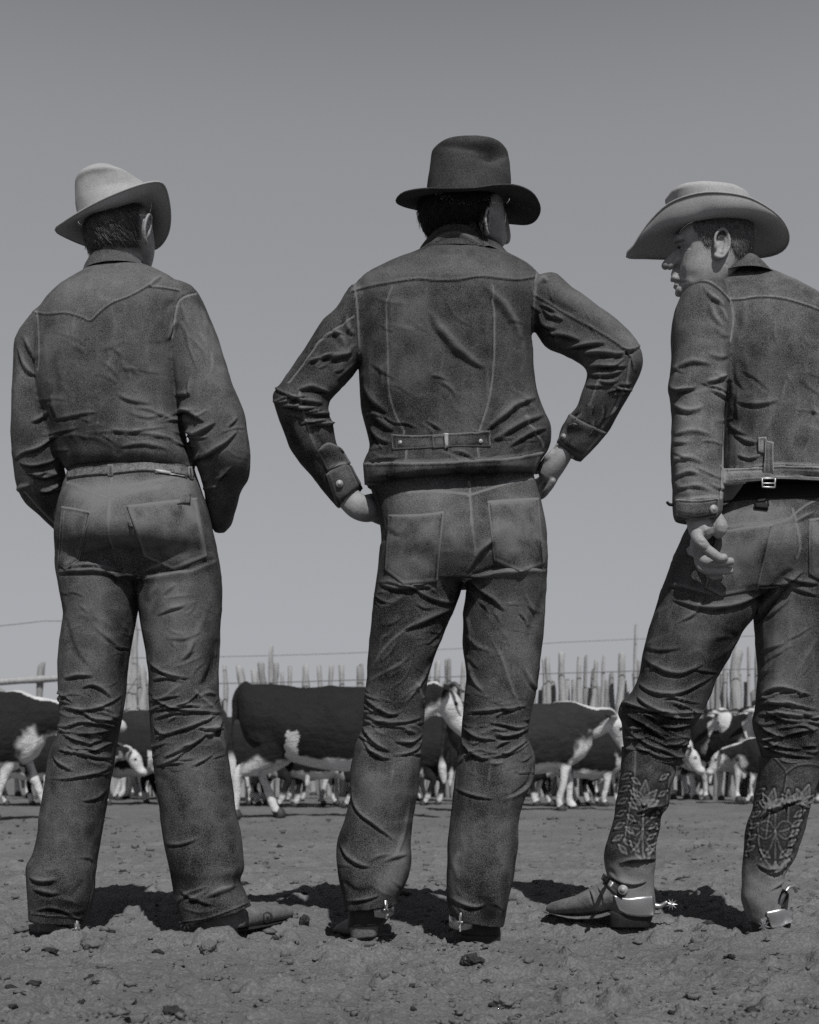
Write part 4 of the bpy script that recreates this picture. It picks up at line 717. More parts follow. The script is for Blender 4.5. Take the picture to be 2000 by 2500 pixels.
    km = cloth(b, .0034, S, .003, 41, 2, 1.0); jk = link('jacket', km, M['denim_jacket'], root); kt = bvh(km)
    collar(Y0, [(1018, 620, 1256, 640, .02, .088, .10), (1032, 598, 1240, 622, .025, .078, .09), (1052, 576, 1222, 604, .03, .072, .08), (1058, 566, 1200, 588, .03, .07, .07)], M['denim_jacket'], jk, [('f', 6, 6, [(1050, 600), (1080, 578), (1120, 572), (1160, 590), (1190, 615)]), ('f', 6, 6, [(1175, 590), (1200, 610), (1225, 632)])])
    patch('waistband', [kt], [(889, 1131), (960, 1130), (1060, 1130), (1160, 1124), (1250, 1118), (1326, 1103)], [(893, 1183), (960, 1181), (1060, 1175), (1160, 1170), (1250, 1166), (1302, 1158)], M['denim_jacket'], jk, .003, 60, 9)
    st = patch('back_strap', [kt], [(957, 1061), (1020, 1064), (1090, 1060), (1150, 1056), (1196, 1051)], [(959, 1099), (1020, 1096), (1090, 1092), (1150, 1091), (1198, 1091)], M['denim_jacket'], jk, .004, 50, 8)
    kt2 = bvh(st.data)
    patch('strap_end', [kt2, kt], [(1056, 1064), (1090, 1062)], [(1057, 1096), (1090, 1092)], M['denim_jacket'], jk, .004, 8, 8)
    patch('buckle', [kt2, kt], [(1086, 1058), (1095, 1058)], [(1086, 1095), (1095, 1094)], M['button'], jk, .009, 5, 10, stitch=0)
    disc('rivet', [kt2], 977, 1080, 5, M['button'], jk, .002); disc('rivet', [kt2], 1174, 1077, 5, M['button'], jk, .002)
    c1 = patch('cuff', [kt], [(796, 1158), (830, 1130), (856, 1138)], [(826, 1238), (855, 1225), (884, 1190)], M['denim_jacket'], jk, .0035, 16, 16, maxjump=.03)
    disc('button', [bvh(c1.data), kt], 829, 1181, 9, M['button'], jk, .004)
    disc('button', [kt], 1376, 1066, 7, M['button'], jk, .004)
    patch('sleeve_placket', [kt], [(775, 1100), (800, 1080), (833, 1096)], [(800, 1150), (828, 1138), (855, 1132)], M['denim_jacket'], jk, .003, 12, 10, maxjump=.03)
    patch('cuff', [kt], [(1392, 1010), (1425, 1030), (1480, 1055)], [(1362, 1080), (1388, 1100), (1420, 1122)], M['denim_jacket'], jk, .003, 16, 14, maxjump=.03)
    # ---- hat
    hat(Y0, [(968, 488, .0), (988, 468, -.07), (1040, 459, -.14), (1100, 459, -.17), (1160, 457, -.18), (1215, 450, -.17), (1262, 452, -.13), (1300, 470, -.06), (1318, 502, .01), (1312, 530, .08), (1290, 545, .14), (1250, 544, .19), (1180, 535, .21), (1100, 525, .20), (1030, 512, .14), (985, 501, .07)],
        [(1040, 480, .02), (1060, 470, -.05), (1110, 463, -.09), (1170, 461, -.09), (1220, 466, -.05), (1244, 480, .01), (1235, 496, .08), (1190, 506, .12), (1120, 504, .12), (1060, 494, .08)],
        [(1042, 478, 1248, 474, .02, .10, .11), (1043, 450, 1247, 446, .02, .098, .108), (1049, 412, 1245, 410, .02, .094, .10), (1052, 390, 1243, 390, .02, .092, .098), (1054, 374, 1242, 378, .02, .090, .095), (1060, 367, 1239, 371, .02, .084, .09), (1078, 363, 1224, 367, .02, .066, .07), (1115, 362, 1190, 366, .02, .028, .03)],
        'dark brown felt hat with a dented crown', M['felt_dark'], root, sag=.004, dent=[(1195, 372, 42, 16, .026), (1150, 356, 60, 8, .010)])
    # ---- boots
    bl = Bag(); bl.loft(Y0, [(845, 2190, 965, 2180, .0, .05, .06), (850, 2240, 955, 2230, .0, .055, .06), (846, 2262, 940, 2255, .0, .05, .06)], 3, 24); bl.ptube(Y0, [(895, 2258, .0, 44, 18), (870, 2262, .08, 40, 18), (848, 2262, .17, 36, 16), (832, 2266, .24, 26, 12)], 18, 4); me = bl.fuse(.004, 4); attr(me, 'wear_and_light', np.zeros(len(me.vertices))); bo = link('boot', me, M['leather_dark'], root)
    hh = Bag(); hh.loft(Y0, [(853, 2248, 925, 2244, -.0, .045, .03), (857, 2290, 922, 2284, -.0, .04, .03)], 3, 24, 3); me = hh.fuse(.004, 2); attr(me, 'wear_and_light', np.zeros(len(me.vertices))); link('boot_heel', me, M['leather'], bo)
    spur(Y0, P(935, 2225, Y0-.055), bo, (.25, -1, .1), rowel=.024, up=.004, shank=.035)
    br = Bag(); br.loft(Y0, [(1110, 2220, 1225, 2220, .0, .055, .06), (1112, 2260, 1222, 2262, .0, .055, .06), (1120, 2282, 1224, 2290, .0, .05, .06)], 3, 24); br.ptube(Y0, [(1170, 2285, .0, 46, 16), (1180, 2278, .10, 42, 16), (1186, 2268, .19, 34, 14)], 18, 4); me = br.fuse(.004, 4); attr(me, 'wear_and_light', np.zeros(len(me.vertices))); bo = link('boot', me, M['leather_dark'], root)
    hh = Bag(); hh.loft(Y0, [(1118, 2276, 1222, 2280, -.0, .055, .03), (1124, 2302, 1222, 2306, -.0, .05, .03)], 3, 24, 3); me = hh.fuse(.004, 2); attr(me, 'wear_and_light', np.zeros(len(me.vertices))); link('boot_heel', me, M['leather_dark'], bo)
    spur(Y0, P(1128, 2255, Y0-.06), bo, (-.15, -1, .1), rowel=.024, up=.004, shank=.035)
def collar(Y0, rows, m, parent, S=(), th=.004, seed=3):
    """stand collar: an open ring of cloth round the neck"""
    n = 64; A = cr(rows, 5); th_ = np.linspace(0, 2*np.pi, n, endpoint=False); v = []; f = []
    for k in (0, 1):
        for xl, yl, xr, yr, yo, dn, df in A:
            Y = Y0+yo; L = np.array(P(xl, yl, Y)); Q = np.array(P(xr, yr, Y)); mm = (L+Q)/2; h = (Q-L)/2; q = 1-(.05 if k else 0)
            for t in th_: v.append(mm+h*math.cos(t)*q+np.array([0, math.sin(t)*(dn if math.sin(t) < 0 else df)*q, 0]))
    r = len(A)
    for k in (0, 1):
        for j in range(r-1):
            for i in range(n): a = (k*r+j)*n+i; b = (k*r+j)*n+(i+1) % n; q = (a, b, b+n, a+n); f.append(q if k == 0 else q[::-1])
    for i in range(n): a = (r-1)*n+i; b = (r-1)*n+(i+1) % n; f.append((a, b, b+r*n, a+r*n))
    me = meshof(v, f); bm = bmesh.new(); bm.from_mesh(me); bmesh.ops.recalc_face_normals(bm, faces=bm.faces); bmesh.ops.subdivide_edges(bm, edges=bm.edges, cuts=1, use_grid_fill=True); bm.to_mesh(me); bm.free()
    V, N = arr(me); w_ = .2*fbm(V*20, 2, seed); V = V+N*(w_*.004)[:, None]; V = strokes(V, N, S, w_, 1)
    top = np.zeros(len(V)); put(me, V); attr(me, 'wear_and_light', w_); return link('collar', me, m, parent)
man_middle()
# ------------------------------------------------------------------ MAN ON THE LEFT
def man_left():
    Y0 = 3.3; root = empty('person', (P(320, 0, Y0).x, Y0, 0), 'man in pale hat and dark yoked shirt, hands in front pockets, standing at the left', 'person', 'cowboys standing with their backs turned')
    torso = [(225, 650, 348, 645, .03, .05, .06), (204, 672, 372, 660, .02, .07, .08), (150, 708, 425, 684, .01, .09, .10), (102, 758, 474, 726, 0, .115, .11), (78, 820, 470, 790, 0, .13, .12), (82, 900, 455, 870, 0, .138, .13), (92, 985, 448, 970, 0, .132, .13), (112, 1050, 450, 1040, 0, .125, .125), (134, 1098, 462, 1095, 0, .122, .12), (150, 1125, 473, 1122, 0, .118, .12), (160, 1143, 474, 1138, 0, .108, .11), (166, 1150, 472, 1148, 0, .098, .10)]
    armL = [(110, 760, 160, 730, 0, .05, .05), (72, 795, 165, 762, .0, .07, .07), (43, 838, 135, 850, -.01, .072, .07), (39, 900, 112, 905, -.01, .068, .065), (34, 985, 116, 985, -.02, .064, .06), (31, 1040, 124, 1030, -.02, .062, .055), (31, 1085, 138, 1068, -.015, .06, .055), (38, 1150, 150, 1120, .0, .058, .05), (54, 1215, 160, 1165, .03, .055, .05), (97, 1260, 172, 1205, .06, .05, .045), (140, 1298, 192, 1240, .09, .045, .04)]
    armR = [(385, 745, 440, 690, 0, .055, .055), (405, 800, 484, 714, .0, .075, .072), (405, 850, 527, 812, -.01, .075, .07), (411, 892, 548, 880, -.02, .072, .068), (426, 945, 569, 945, -.025, .07, .065), (440, 1000, 593, 1003, -.03, .068, .06), (452, 1050, 601, 1048, -.03, .065, .058), (466, 1100, 610, 1112, -.02, .062, .055), (484, 1148, 606, 1162, .0, .058, .05), (500, 1200, 588, 1192, .03, .054, .048), (506, 1245, 573, 1238, .06, .048, .045), (516, 1285, 562, 1276, .08, .04, .04), (526, 1300, 550, 1293, .09, .03, .03)]
    hips = [(172, 1135, 470, 1128, 0, .09, .09), (166, 1163, 475, 1155, 0, .10, .10), (156, 1195, 488, 1190, 0, .118, .11), (148, 1240, 507, 1245, 0, .15, .12), (141, 1295, 522, 1302, 0, .175, .12), (139, 1335, 531, 1338, 0, .165, .12), (138, 1380, 536, 1378, 0, .11, .12), (144, 1422, 538, 1420, 0, .10, .11)]
    legL = [(139, 1335, 325, 1345, 0, .11, .10), (140, 1380, 330, 1385, 0, .105, .10), (147, 1428, 335, 1450, 0, .108, .10), (158, 1500, 328, 1515, 0, .10, .09), (150, 1587, 316, 1592, 0, .092, .085), (147, 1688, 304, 1685, 0, .085, .085), (151, 1760, 291, 1765, .0, .082, .085), (141, 1805, 284, 1795, .01, .085, .085), (125, 1845, 279, 1830, .02, .09, .08), (116, 1909, 267, 1912, .02, .09, .075), (100, 2001, 251, 2010, .02, .088, .078), (88, 2078, 238, 2085, .02, .09, .08), (71, 2115, 233, 2128, .01, .095, .085), (70, 2165, 230, 2182, .0, .095, .09), (74, 2210, 218, 2225, .0, .09, .095), (78, 2245, 206, 2254, .0, .088, .10)]
    legR = [(336, 1345, 532, 1345, 0, .11, .10), (336, 1385, 537, 1378, 0, .105, .10), (338, 1445, 540, 1440, 0, .108, .10), (343, 1500, 539, 1500, 0, .10, .09), (354, 1570, 533, 1580, 0, .092, .085), (364, 1640, 531, 1645, 0, .085, .085), (367, 1705, 533, 1700, .0, .084, .085), (370, 1752, 544, 1745, .01, .085, .085), (373, 1800, 556, 1800, .015, .088, .08), (376, 1850, 558, 1850, .02, .09, .08), (382, 1915, 568, 1905, .02, .09, .075), (392, 1980, 573, 1975, .02, .088, .078), (403, 2055, 586, 2052, .02, .088, .08), (416, 2120, 596, 2118, .01, .09, .085), (422, 2150, 588, 2150, .01, .088, .09), (430, 2200, 600, 2180, .0, .088, .10), (446, 2262, 614, 2212, .0, .085, .10)]
    b = Bag(); body_from(b, Y0, [torso[2:], armL[1:], armR[1:-2], hips, legL[:-1], legR[:-1]], .78)
    b.loft(Y0, [(222, 680, 352, 672, .03, .05, .05), (232, 640, 348, 636, .03, .052, .055), (240, 600, 345, 600, .04, .06, .06)], 3, 24)
    b.loft(Y0, [(235, 525, 350, 505, .03, .06, .06), (218, 545, 368, 535, .03, .08, .085), (212, 570, 373, 562, .03, .088, .09), (216, 598, 376, 595, .035, .085, .09), (228, 622, 374, 618, .04, .07, .09), (250, 640, 368, 638, .05, .045, .085), (285, 650, 364, 652, .06, .03, .075), (320, 660, 358, 662, .08, .02, .05)], 3, 28, 2.1)
    ear(b, P(355, 557, Y0-.048), Vector((.05, .1, 1)).normalized(), Vector((-.10, -.99, 0)).normalized(), Vector((.99, -.10, 0)).normalized(), .070, .036, .0042)
    for sgn, wx, wy in ((-1, 190, 1262), (1, 495, 1280)):       # hands down in the front pockets
        b.ptube(Y0, [(wx, wy-25, .09, 20), (wx+4*sgn*-1, wy, .11, 24, 14), (wx-8*sgn, wy+35, .12, 24, 12)], 12, 3)
        for k in range(4): b.ptube(Y0, [(wx-8*sgn+(k-1.5)*12, wy+30, .12, 8), (wx-14*sgn+(k-1.5)*12, wy+65, .115, 7.5), (wx-18*sgn+(k-1.5)*11, wy+95-abs(k-1.5)*8, .10, 6)], 8, 3)
        b.ptube(Y0, [(wx-10*sgn, wy-5, .12, 9), (wx-36*sgn, wy+15, .14, 9), (wx-50*sgn, wy+40, .14, 7)], 8, 3)
    me = b.fuse(.0032, 2); link('body', me, M['skin'], root)
    hm, hr = hair_from(me, [(190, 480), (196, 600), (220, 632), (239, 608), (262, 598), (283, 593), (305, 601), (330, 604), (340, 598), (343, 570), (346, 540), (352, 520), (372, 480)], M['hair_mid'], root, [], .004, front=lambda V: (V[:, 1] > Y0-.09) & ~((V[:, 0] > P(344, 0, Y0).x)))
    xc = P(285, 0, Y0).x
    hair_cards('hair_strands', hm, lambda c, n: n.y < .3, lambda c, n: (.9-(c.x-xc)*4, -.1, -1), 2600, .022, M['hair_mid'], hr)
    # shirt
    S = [('E', 2.5, 2.0, [(88, 764), (115, 768), (160, 765), (200, 776), (221, 784), (245, 762), (275, 740), (320, 722), (366, 696)]), ('E', 2.5, 1.8, [(366, 700), (400, 704), (436, 710)]), ('f', 5, 6, [(366, 702), (378, 686), (396, 672)]),
         ('S', 2.5, 1.5, [(478, 714), (450, 722), (432, 740), (424, 780), (418, 820)]), ('S', 2.5, 1.5, [(88, 764), (90, 800), (92, 850), (90, 900)]), ('f', 8, 8, [(45, 850), (55, 880), (70, 905), (88, 915)]), ('f', 8, 7, [(58, 820), (72, 850), (85, 880)]), ('f', 9, 9, [(410, 830), (420, 800), (432, 785)]), ('v', 9, 9, [(402, 760), (412, 745), (425, 735)]), ('f', 9, 9, [(425, 965), (445, 962), (465, 958)]),
         ('f', 8, 12, [(432, 1010), (450, 1000), (475, 1012), (500, 1030)]), ('f', 9, 9, [(445, 1050), (470, 1060), (500, 1045), (525, 1030)]), ('f', 9, 7, [(470, 1120), (500, 1110), (540, 1085), (580, 1050)]), ('v', 12, 5, [(440, 1040), (455, 1080), (480, 1110)]),
         ('f', 7, 8, [(60, 1100), (85, 1095), (110, 1080), (132, 1062)]), ('f', 7, 8, [(48, 1130), (80, 1135), (110, 1130), (140, 1118)]), ('f', 7, 9, [(80, 1160), (110, 1165), (145, 1155)]), ('f', 8, 8, [(75, 1030), (95, 1020), (112, 1005)]), ('f', 7, 6, [(95, 1200), (120, 1195), (150, 1180)]), ('v', 14, 6, [(105, 980), (118, 1020), (130, 1060)]),
         ('f', 9, 4, [(295, 895), (320, 900), (340, 915)]), ('f', 9, 4, [(285, 960), (320, 975), (370, 985)]), ('f', 8, 3.5, [(130, 1025), (180, 1012), (240, 1005)]), ('f', 8, 4, [(230, 1055), (300, 1050), (370, 1058), (430, 1072)]), ('f', 9, 4.5, [(290, 1090), (350, 1080), (420, 1100)]), ('v', 18, 5, [(150, 1095), (200, 1080), (260, 1090), (300, 1108)]), ('v', 14, 4, [(130, 870), (135, 930), (125, 990)]),
         ('r', 2.5, 1.4, [(540, 1240), (540, 1180), (540, 1110)]), ('r', 2.5, 1.4, [(540, 1110), (555, 1098), (575, 1112), (608, 1120)]), ('S', 2.5, 1, [(60, 1205), (95, 1245), (140, 1290)])]
    S += [('W', 50, .3, [(180, 720), (300, 700), (420, 700)]), ('W', 45, .2, [(480, 760), (530, 900)]), ('W', 50, -.2, [(150, 1080), (400, 1110)]), ('W', 40, -.25, [(540, 1150), (560, 1250)]), ('W', 30, -.2, [(80, 1150), (120, 1240)])]  # pale blobs on yoke and shoulder paint in the sunlit look
    S += af(24, (110, 780, 440, 1040), 40, 60, 80, 7, 2, 21)+af(16, (130, 1000, 460, 1100), 5, 18, 90, 5, 3, 22)+af(10, (35, 1040, 150, 1200), -10, 25, 55, 5, 5, 23)+af(12, (430, 1000, 590, 1200), -30, 35, 55, 5, 5, 24)+af(8, (420, 760, 540, 960), 75, 20, 80, 7, 3, 25)
    b = Bag(); b.loft(Y0, torso); b.loft(Y0, armL); b.loft(Y0, armR)
    km = cloth(b, .0034, S, .003, 51, 2, 1.0, 7); sh = link('shirt', km, M['shirt'], root); kt = bvh(km)
    collar(Y0, [(203, 672, 374, 662, .02, .082, .09), (208, 655, 364, 655, .025, .076, .085), (216, 640, 356, 648, .03, .07, .08), (222, 629, 350, 640, .03, .066, .075)], M['shirt'], sh, [('f', 4, 4, [(204, 665), (230, 655), (265, 648), (310, 646)])])
    # jeans
    S = [('f', 9, 10, [(530, 1368), (470, 1392), (425, 1402), (370, 1408), (340, 1412)]), ('f', 9, 10, [(142, 1398), (180, 1392), (230, 1390), (275, 1400), (320, 1425)]), ('f', 7, 7, [(165, 1385), (220, 1378), (290, 1392)]), ('f', 7, 7, [(350, 1395), (400, 1378), (450, 1365)]), ('v', 16, 12, [(200, 1358), (270, 1352), (340, 1352), (375, 1340)]), ('v', 10, 8, [(300, 1370), (335, 1400), (338, 1450)]),
         ('v', 9, 6, [(160, 1510), (168, 1560), (185, 1600), (215, 1630)]), ('f', 7, 7, [(155, 1655), (190, 1648), (230, 1650)]), ('f', 6, 7, [(195, 1680), (225, 1672), (255, 1685), (275, 1705)]), ('f', 5, 8, [(150, 1728), (200, 1732), (250, 1722), (300, 1696)]), ('f', 5, 8, [(155, 1725), (195, 1732), (225, 1752), (280, 1775)]), ('f', 5, 8, [(155, 1775), (200, 1762), (250, 1768), (284, 1778)]), ('f', 5, 7, [(180, 1790), (230, 1788), (280, 1782)]), ('f', 5, 8, [(150, 1790), (190, 1805), (225, 1815)]), ('f', 5, 8, [(205, 1835), (240, 1825), (275, 1812)]), ('f', 5, 7, [(215, 1752), (250, 1755), (285, 1765)]),
         ('f', 6, 8, [(130, 1845), (150, 1865), (180, 1882)]), ('f', 6, 7, [(140, 1905), (190, 1895), (240, 1885), (276, 1870)]), ('f', 6, 6, [(150, 1830), (200, 1840), (250, 1848), (275, 1850)]), ('f', 6, 5, [(200, 1955), (235, 1948), (262, 1925)]), ('S', 2.5, 1.2, [(300, 1705), (288, 1790), (275, 1880), (256, 1980), (240, 2070), (228, 2150), (208, 2245)]),
         ('f', 9, 12, [(72, 2140), (95, 2150), (120, 2150), (140, 2145)]), ('f', 8, 8, [(80, 2170), (115, 2178), (150, 2180)]), ('v', 9, 6, [(170, 2190), (190, 2170), (205, 2150)]), ('f', 7, 7, [(85, 2225), (120, 2215), (155, 2222), (185, 2242)]),
         ('f', 6, 9, [(365, 1620), (395, 1638), (430, 1650), (465, 1655)]), ('f', 6, 7, [(372, 1660), (410, 1652), (450, 1665)]), ('f', 5, 10, [(370, 1700), (395, 1715), (440, 1730), (510, 1738), (550, 1740)]), ('r', 5, 6, [(470, 1680), (500, 1710), (530, 1735)]), ('f', 5, 8, [(375, 1735), (410, 1728), (450, 1722), (490, 1722)]), ('f', 5, 7, [(375, 1755), (420, 1740), (470, 1738)]), ('f', 6, 9, [(380, 1800), (430, 1785), (480, 1765), (530, 1745)]), ('f', 6, 9, [(400, 1850), (440, 1832), (480, 1808), (505, 1790)]), ('f', 12, 16, [(500, 1795), (525, 1778), (545, 1755)]), ('v', 10, 13, [(485, 1672), (510, 1662), (530, 1630), (533, 1600)]), ('f', 5, 8, [(376, 1775), (395, 1790), (410, 1792)]),
         ('f', 6, 5, [(380, 1870), (420, 1862), (450, 1862)]), ('v', 9, 6, [(378, 1895), (395, 1900), (410, 1905)]), ('r', 6, 4, [(500, 1790), (530, 1800), (550, 1830), (560, 1880)]), ('f', 6, 5, [(405, 2060), (440, 2060), (490, 2045)]), ('v', 12, 8, [(590, 2170), (575, 2165), (565, 2160)]), ('f', 8, 7, [(440, 2175), (480, 2195), (520, 2210)]), ('f', 9, 9, [(500, 2190), (540, 2175), (575, 2160)]), ('v', 14, 5, [(470, 2060), (460, 2100), (470, 2130)]),
         ('v', 14, 9, [(530, 1560), (525, 1600), (515, 1640), (495, 1670)]), ('r', 10, 4, [(500, 1500), (470, 1570), (440, 1610)]),
         ('S', 2.5, 1.5, [(270, 1165), (266, 1210), (263, 1262), (262, 1303), (272, 1345)]), ('S', 2.5, 1.4, [(166, 1180), (210, 1195), (262, 1212)]), ('S', 2.5, 1.4, [(268, 1208), (310, 1190), (353, 1181), (430, 1166)]), ('r', 10, 4, [(300, 1215), (340, 1200), (400, 1192)]),
         ('E', 2.5, 2, [(80, 2232), (120, 2238), (160, 2240), (200, 2246)]), ('E', 2.5, 2, [(448, 2252), (500, 2245), (560, 2225), (610, 2204)])]
    S += [('W', 55, .6, [(415, 1230), (420, 1310)]), ('W', 65, .45, [(270, 1220), (290, 1300)]), ('W', 30, .5, [(180, 1190), (460, 1185)]), ('W', 45, .45, [(220, 1230), (200, 1300)]), ('W', 40, .35, [(240, 1440), (220, 1600)]), ('W', 48, .6, [(430, 1450), (420, 1600)]), ('W', 40, .35, [(470, 1880), (500, 1990)]), ('W', 35, .2, [(180, 1930), (160, 2050)]), ('W', 30, -.35, [(120, 2200), (190, 2210)]), ('W', 40, -.3, [(430, 2140), (500, 2200)]), ('W', 14, .25, [(180, 1200), (260, 1210), (350, 1180), (450, 1175)])]
    S += af(30, (140, 1690, 290, 1900), 5, 35, 45, 2.4, 2.4, 64)+af(30, (372, 1680, 545, 1890), -15, 35, 45, 2.4, 2.4, 65)+af(24, (160, 1420, 530, 1680), 20, 70, 60, 2.6, 1.6, 66)
    S += af(18, (140, 1700, 290, 1880), 5, 25, 75, 4, 5, 31)+af(20, (372, 1690, 540, 1860), -18, 20, 60, 4, 6, 32)+af(10, (160, 1420, 320, 1640), 40, 40, 70, 6, 3, 33)+af(12, (360, 1420, 530, 1640), -40, 40, 70, 6, 3, 34)+af(4, (80, 2100, 220, 2230), 5, 25, 70, 7, 4, 35)+af(4, (440, 2100, 590, 2220), -20, 25, 70, 7, 4, 36)
    b = Bag(); b.loft(Y0, hips); b.loft(Y0, legL); b.loft(Y0, legR)
    jm = cloth(b, .0034, S, .003, 61, 2, .95); jeans = link('jeans', jm, M['denim'], root); jt = bvh(jm)
    patch('back_pocket', [jt], [(310, 1236), (400, 1225), (480, 1216)], [(353, 1358), (424, 1392), (504, 1360)], M['denim'], jeans, .004, 26, 26, wob=1)
    patch('back_pocket', [jt], [(153, 1237), (190, 1243), (223, 1251)], [(144, 1374), (160, 1392), (193, 1370)], M['denim'], jeans, .004, 20, 26, wob=1)
    patch('frayed_label', [jt], [(436, 1212), (461, 1209)], [(430, 1234), (460, 1232)], M['belt'], jeans, .009, 8, 8, stitch=0); patch('label_tear', [jt], [(430, 1238), (442, 1236)], [(438, 1252), (442, 1252)], M['denim'], jeans, .004, 6, 6, stitch=0)
    patch('red_tab', [jt], [(312, 1272), (319, 1272)], [(317, 1286), (325, 1287)], M['belt'], jeans, .005, 5, 5, stitch=0)
    sets = [kt, jt]
    bt = patch('belt', sets, [(168, 1154), (215, 1147), (264, 1143), (300, 1138), (353, 1132), (410, 1138), (466, 1146)], [(168, 1169), (215, 1163), (264, 1161), (300, 1157), (353, 1152), (410, 1157), (470, 1166)], M['belt'], jeans, .0065, 70, 7, stitch=0, maxjump=.2)
    b2 = bvh(bt.data)
    patch('belt_loop', [b2, jt], [(264, 1136), (277, 1136)], [(264, 1164), (277, 1164)], M['denim'], jeans, .004, 6, 10)
    patch('belt_loop', [b2, jt], [(458, 1140), (467, 1140)], [(461, 1170), (470, 1172)], M['denim'], jeans, .004, 6, 10)
    patch('belt_end', [b2, jt], [(378, 1147), (420, 1154), (455, 1162)], [(378, 1152), (420, 1159), (455, 1167)], M['button'], jeans, .005, 20, 4, stitch=0)
    hat(Y0, [(135, 560, .0), (160, 538, -.06), (205, 510, -.12), (255, 484, -.16), (310, 461, -.18), (355, 446, -.17), (388, 443, -.13), (404, 458, -.07), (414, 500, .0), (415, 545, .06), (405, 580, .11), (380, 606, .15), (335, 612, .18), (275, 615, .19), (215, 600, .15), (165, 580, .07)],
        [(190, 540, .0), (215, 520, -.06), (255, 505, -.09), (300, 490, -.10), (345, 478, -.06), (368, 490, .0), (365, 520, .07), (335, 545, .12), (280, 560, .13), (220, 558, .08)],
        [(188, 535, 372, 490, .02, .08, .11), (186, 505, 366, 468, .02, .082, .108), (185, 470, 352, 448, .02, .084, .10), (187, 452, 338, 440, .02, .088, .095), (198, 434, 316, 430, .02, .07, .075), (216, 420, 294, 418, .02, .048, .05), (236, 414, 270, 413, .02, .02, .02)],
        'pale felt hat with the brim pulled down on one side', M['felt_light'], root, sag=.004, ny=.60, dent=[(330, 430, 20, 20, .006)])
    # boots
    def boot(rows_leg, sole, toe, heel, mtl):
        q = Bag(); q.loft(Y0, rows_leg, 3, 24); q.ptube(Y0, sole, 18, 4); me = q.fuse(.004, 4); attr(me, 'wear_and_light', .3*fbm(arr(me)[0]*30, 3, 5)); o = link('boot', me, mtl, root)
        h_ = Bag(); h_.loft(Y0, heel, 3, 20, 3); mh = h_.fuse(.004, 2); attr(mh, 'wear_and_light', np.zeros(len(mh.vertices))); link('boot_heel', mh, M['leather_dark'], o); return o
    o = boot([(95, 2215, 190, 2225, .0, .05, .05), (92, 2250, 192, 2260, .0, .045, .05), (100, 2272, 190, 2276, .0, .04, .05)], [(170, 2266, .0, 34, 16), (120, 2268, .03, 36, 16), (85, 2268, .06, 32, 14), (62, 2272, .09, 20, 10)], 0, [(140, 2262, 190, 2266, -.0, .035, .03), (145, 2288, 188, 2290, .0, .03, .03)], M['leather'])
    spur(Y0, P(178, 2252, Y0-.04), o, (.55, -.85, .0), band_r=.038, rowel=.02, up=-.012, shank=.035, plate=False)
    o = boot([(470, 2195, 590, 2175, .0, .05, .05), (478, 2250, 600, 2222, .0, .045, .05), (500, 2272, 600, 2262, .0, .04, .05)], [(505, 2262, .0, 30, 20), (560, 2250, .05, 28, 26), (620, 2237, .13, 30, 25), (670, 2230, .20, 30, 21), (700, 2227, .24, 22, 17)], 0, [(520, 2262, 580, 2252, .0, .04, .03), (525, 2292, 580, 2286, .0, .036, .03)], M['leather'])
    q = Bag(); q.ptube(Y0, [(510, 2278, .0, 24, 4), (580, 2269, .06, 28, 4), (650, 2256, .17, 28, 4), (705, 2245, .24, 20, 4)], 12, 4); me = q.fuse(.003, 2); attr(me, 'wear_and_light', np.zeros(len(me.vertices))); link('boot_sole', me, M['leather_dark'], o)
    mt = bvh(o.data); patch('boot_ornament', [mt], [(640, 2232), (652, 2226), (664, 2232)], [(642, 2250), (652, 2256), (666, 2250)], M['leather_dark'], o, .0015, 8, 8)
    spur(Y0, P(500, 2250, Y0), o, (-1, -.15, .0), band_r=.04, rowel=.02, up=.0, shank=.045, plate=False)
M['hair_mid'] = mat('hair_mid', .05, .30, rough=.5, ns=220, fine=700, fineamt=.2)
man_left()
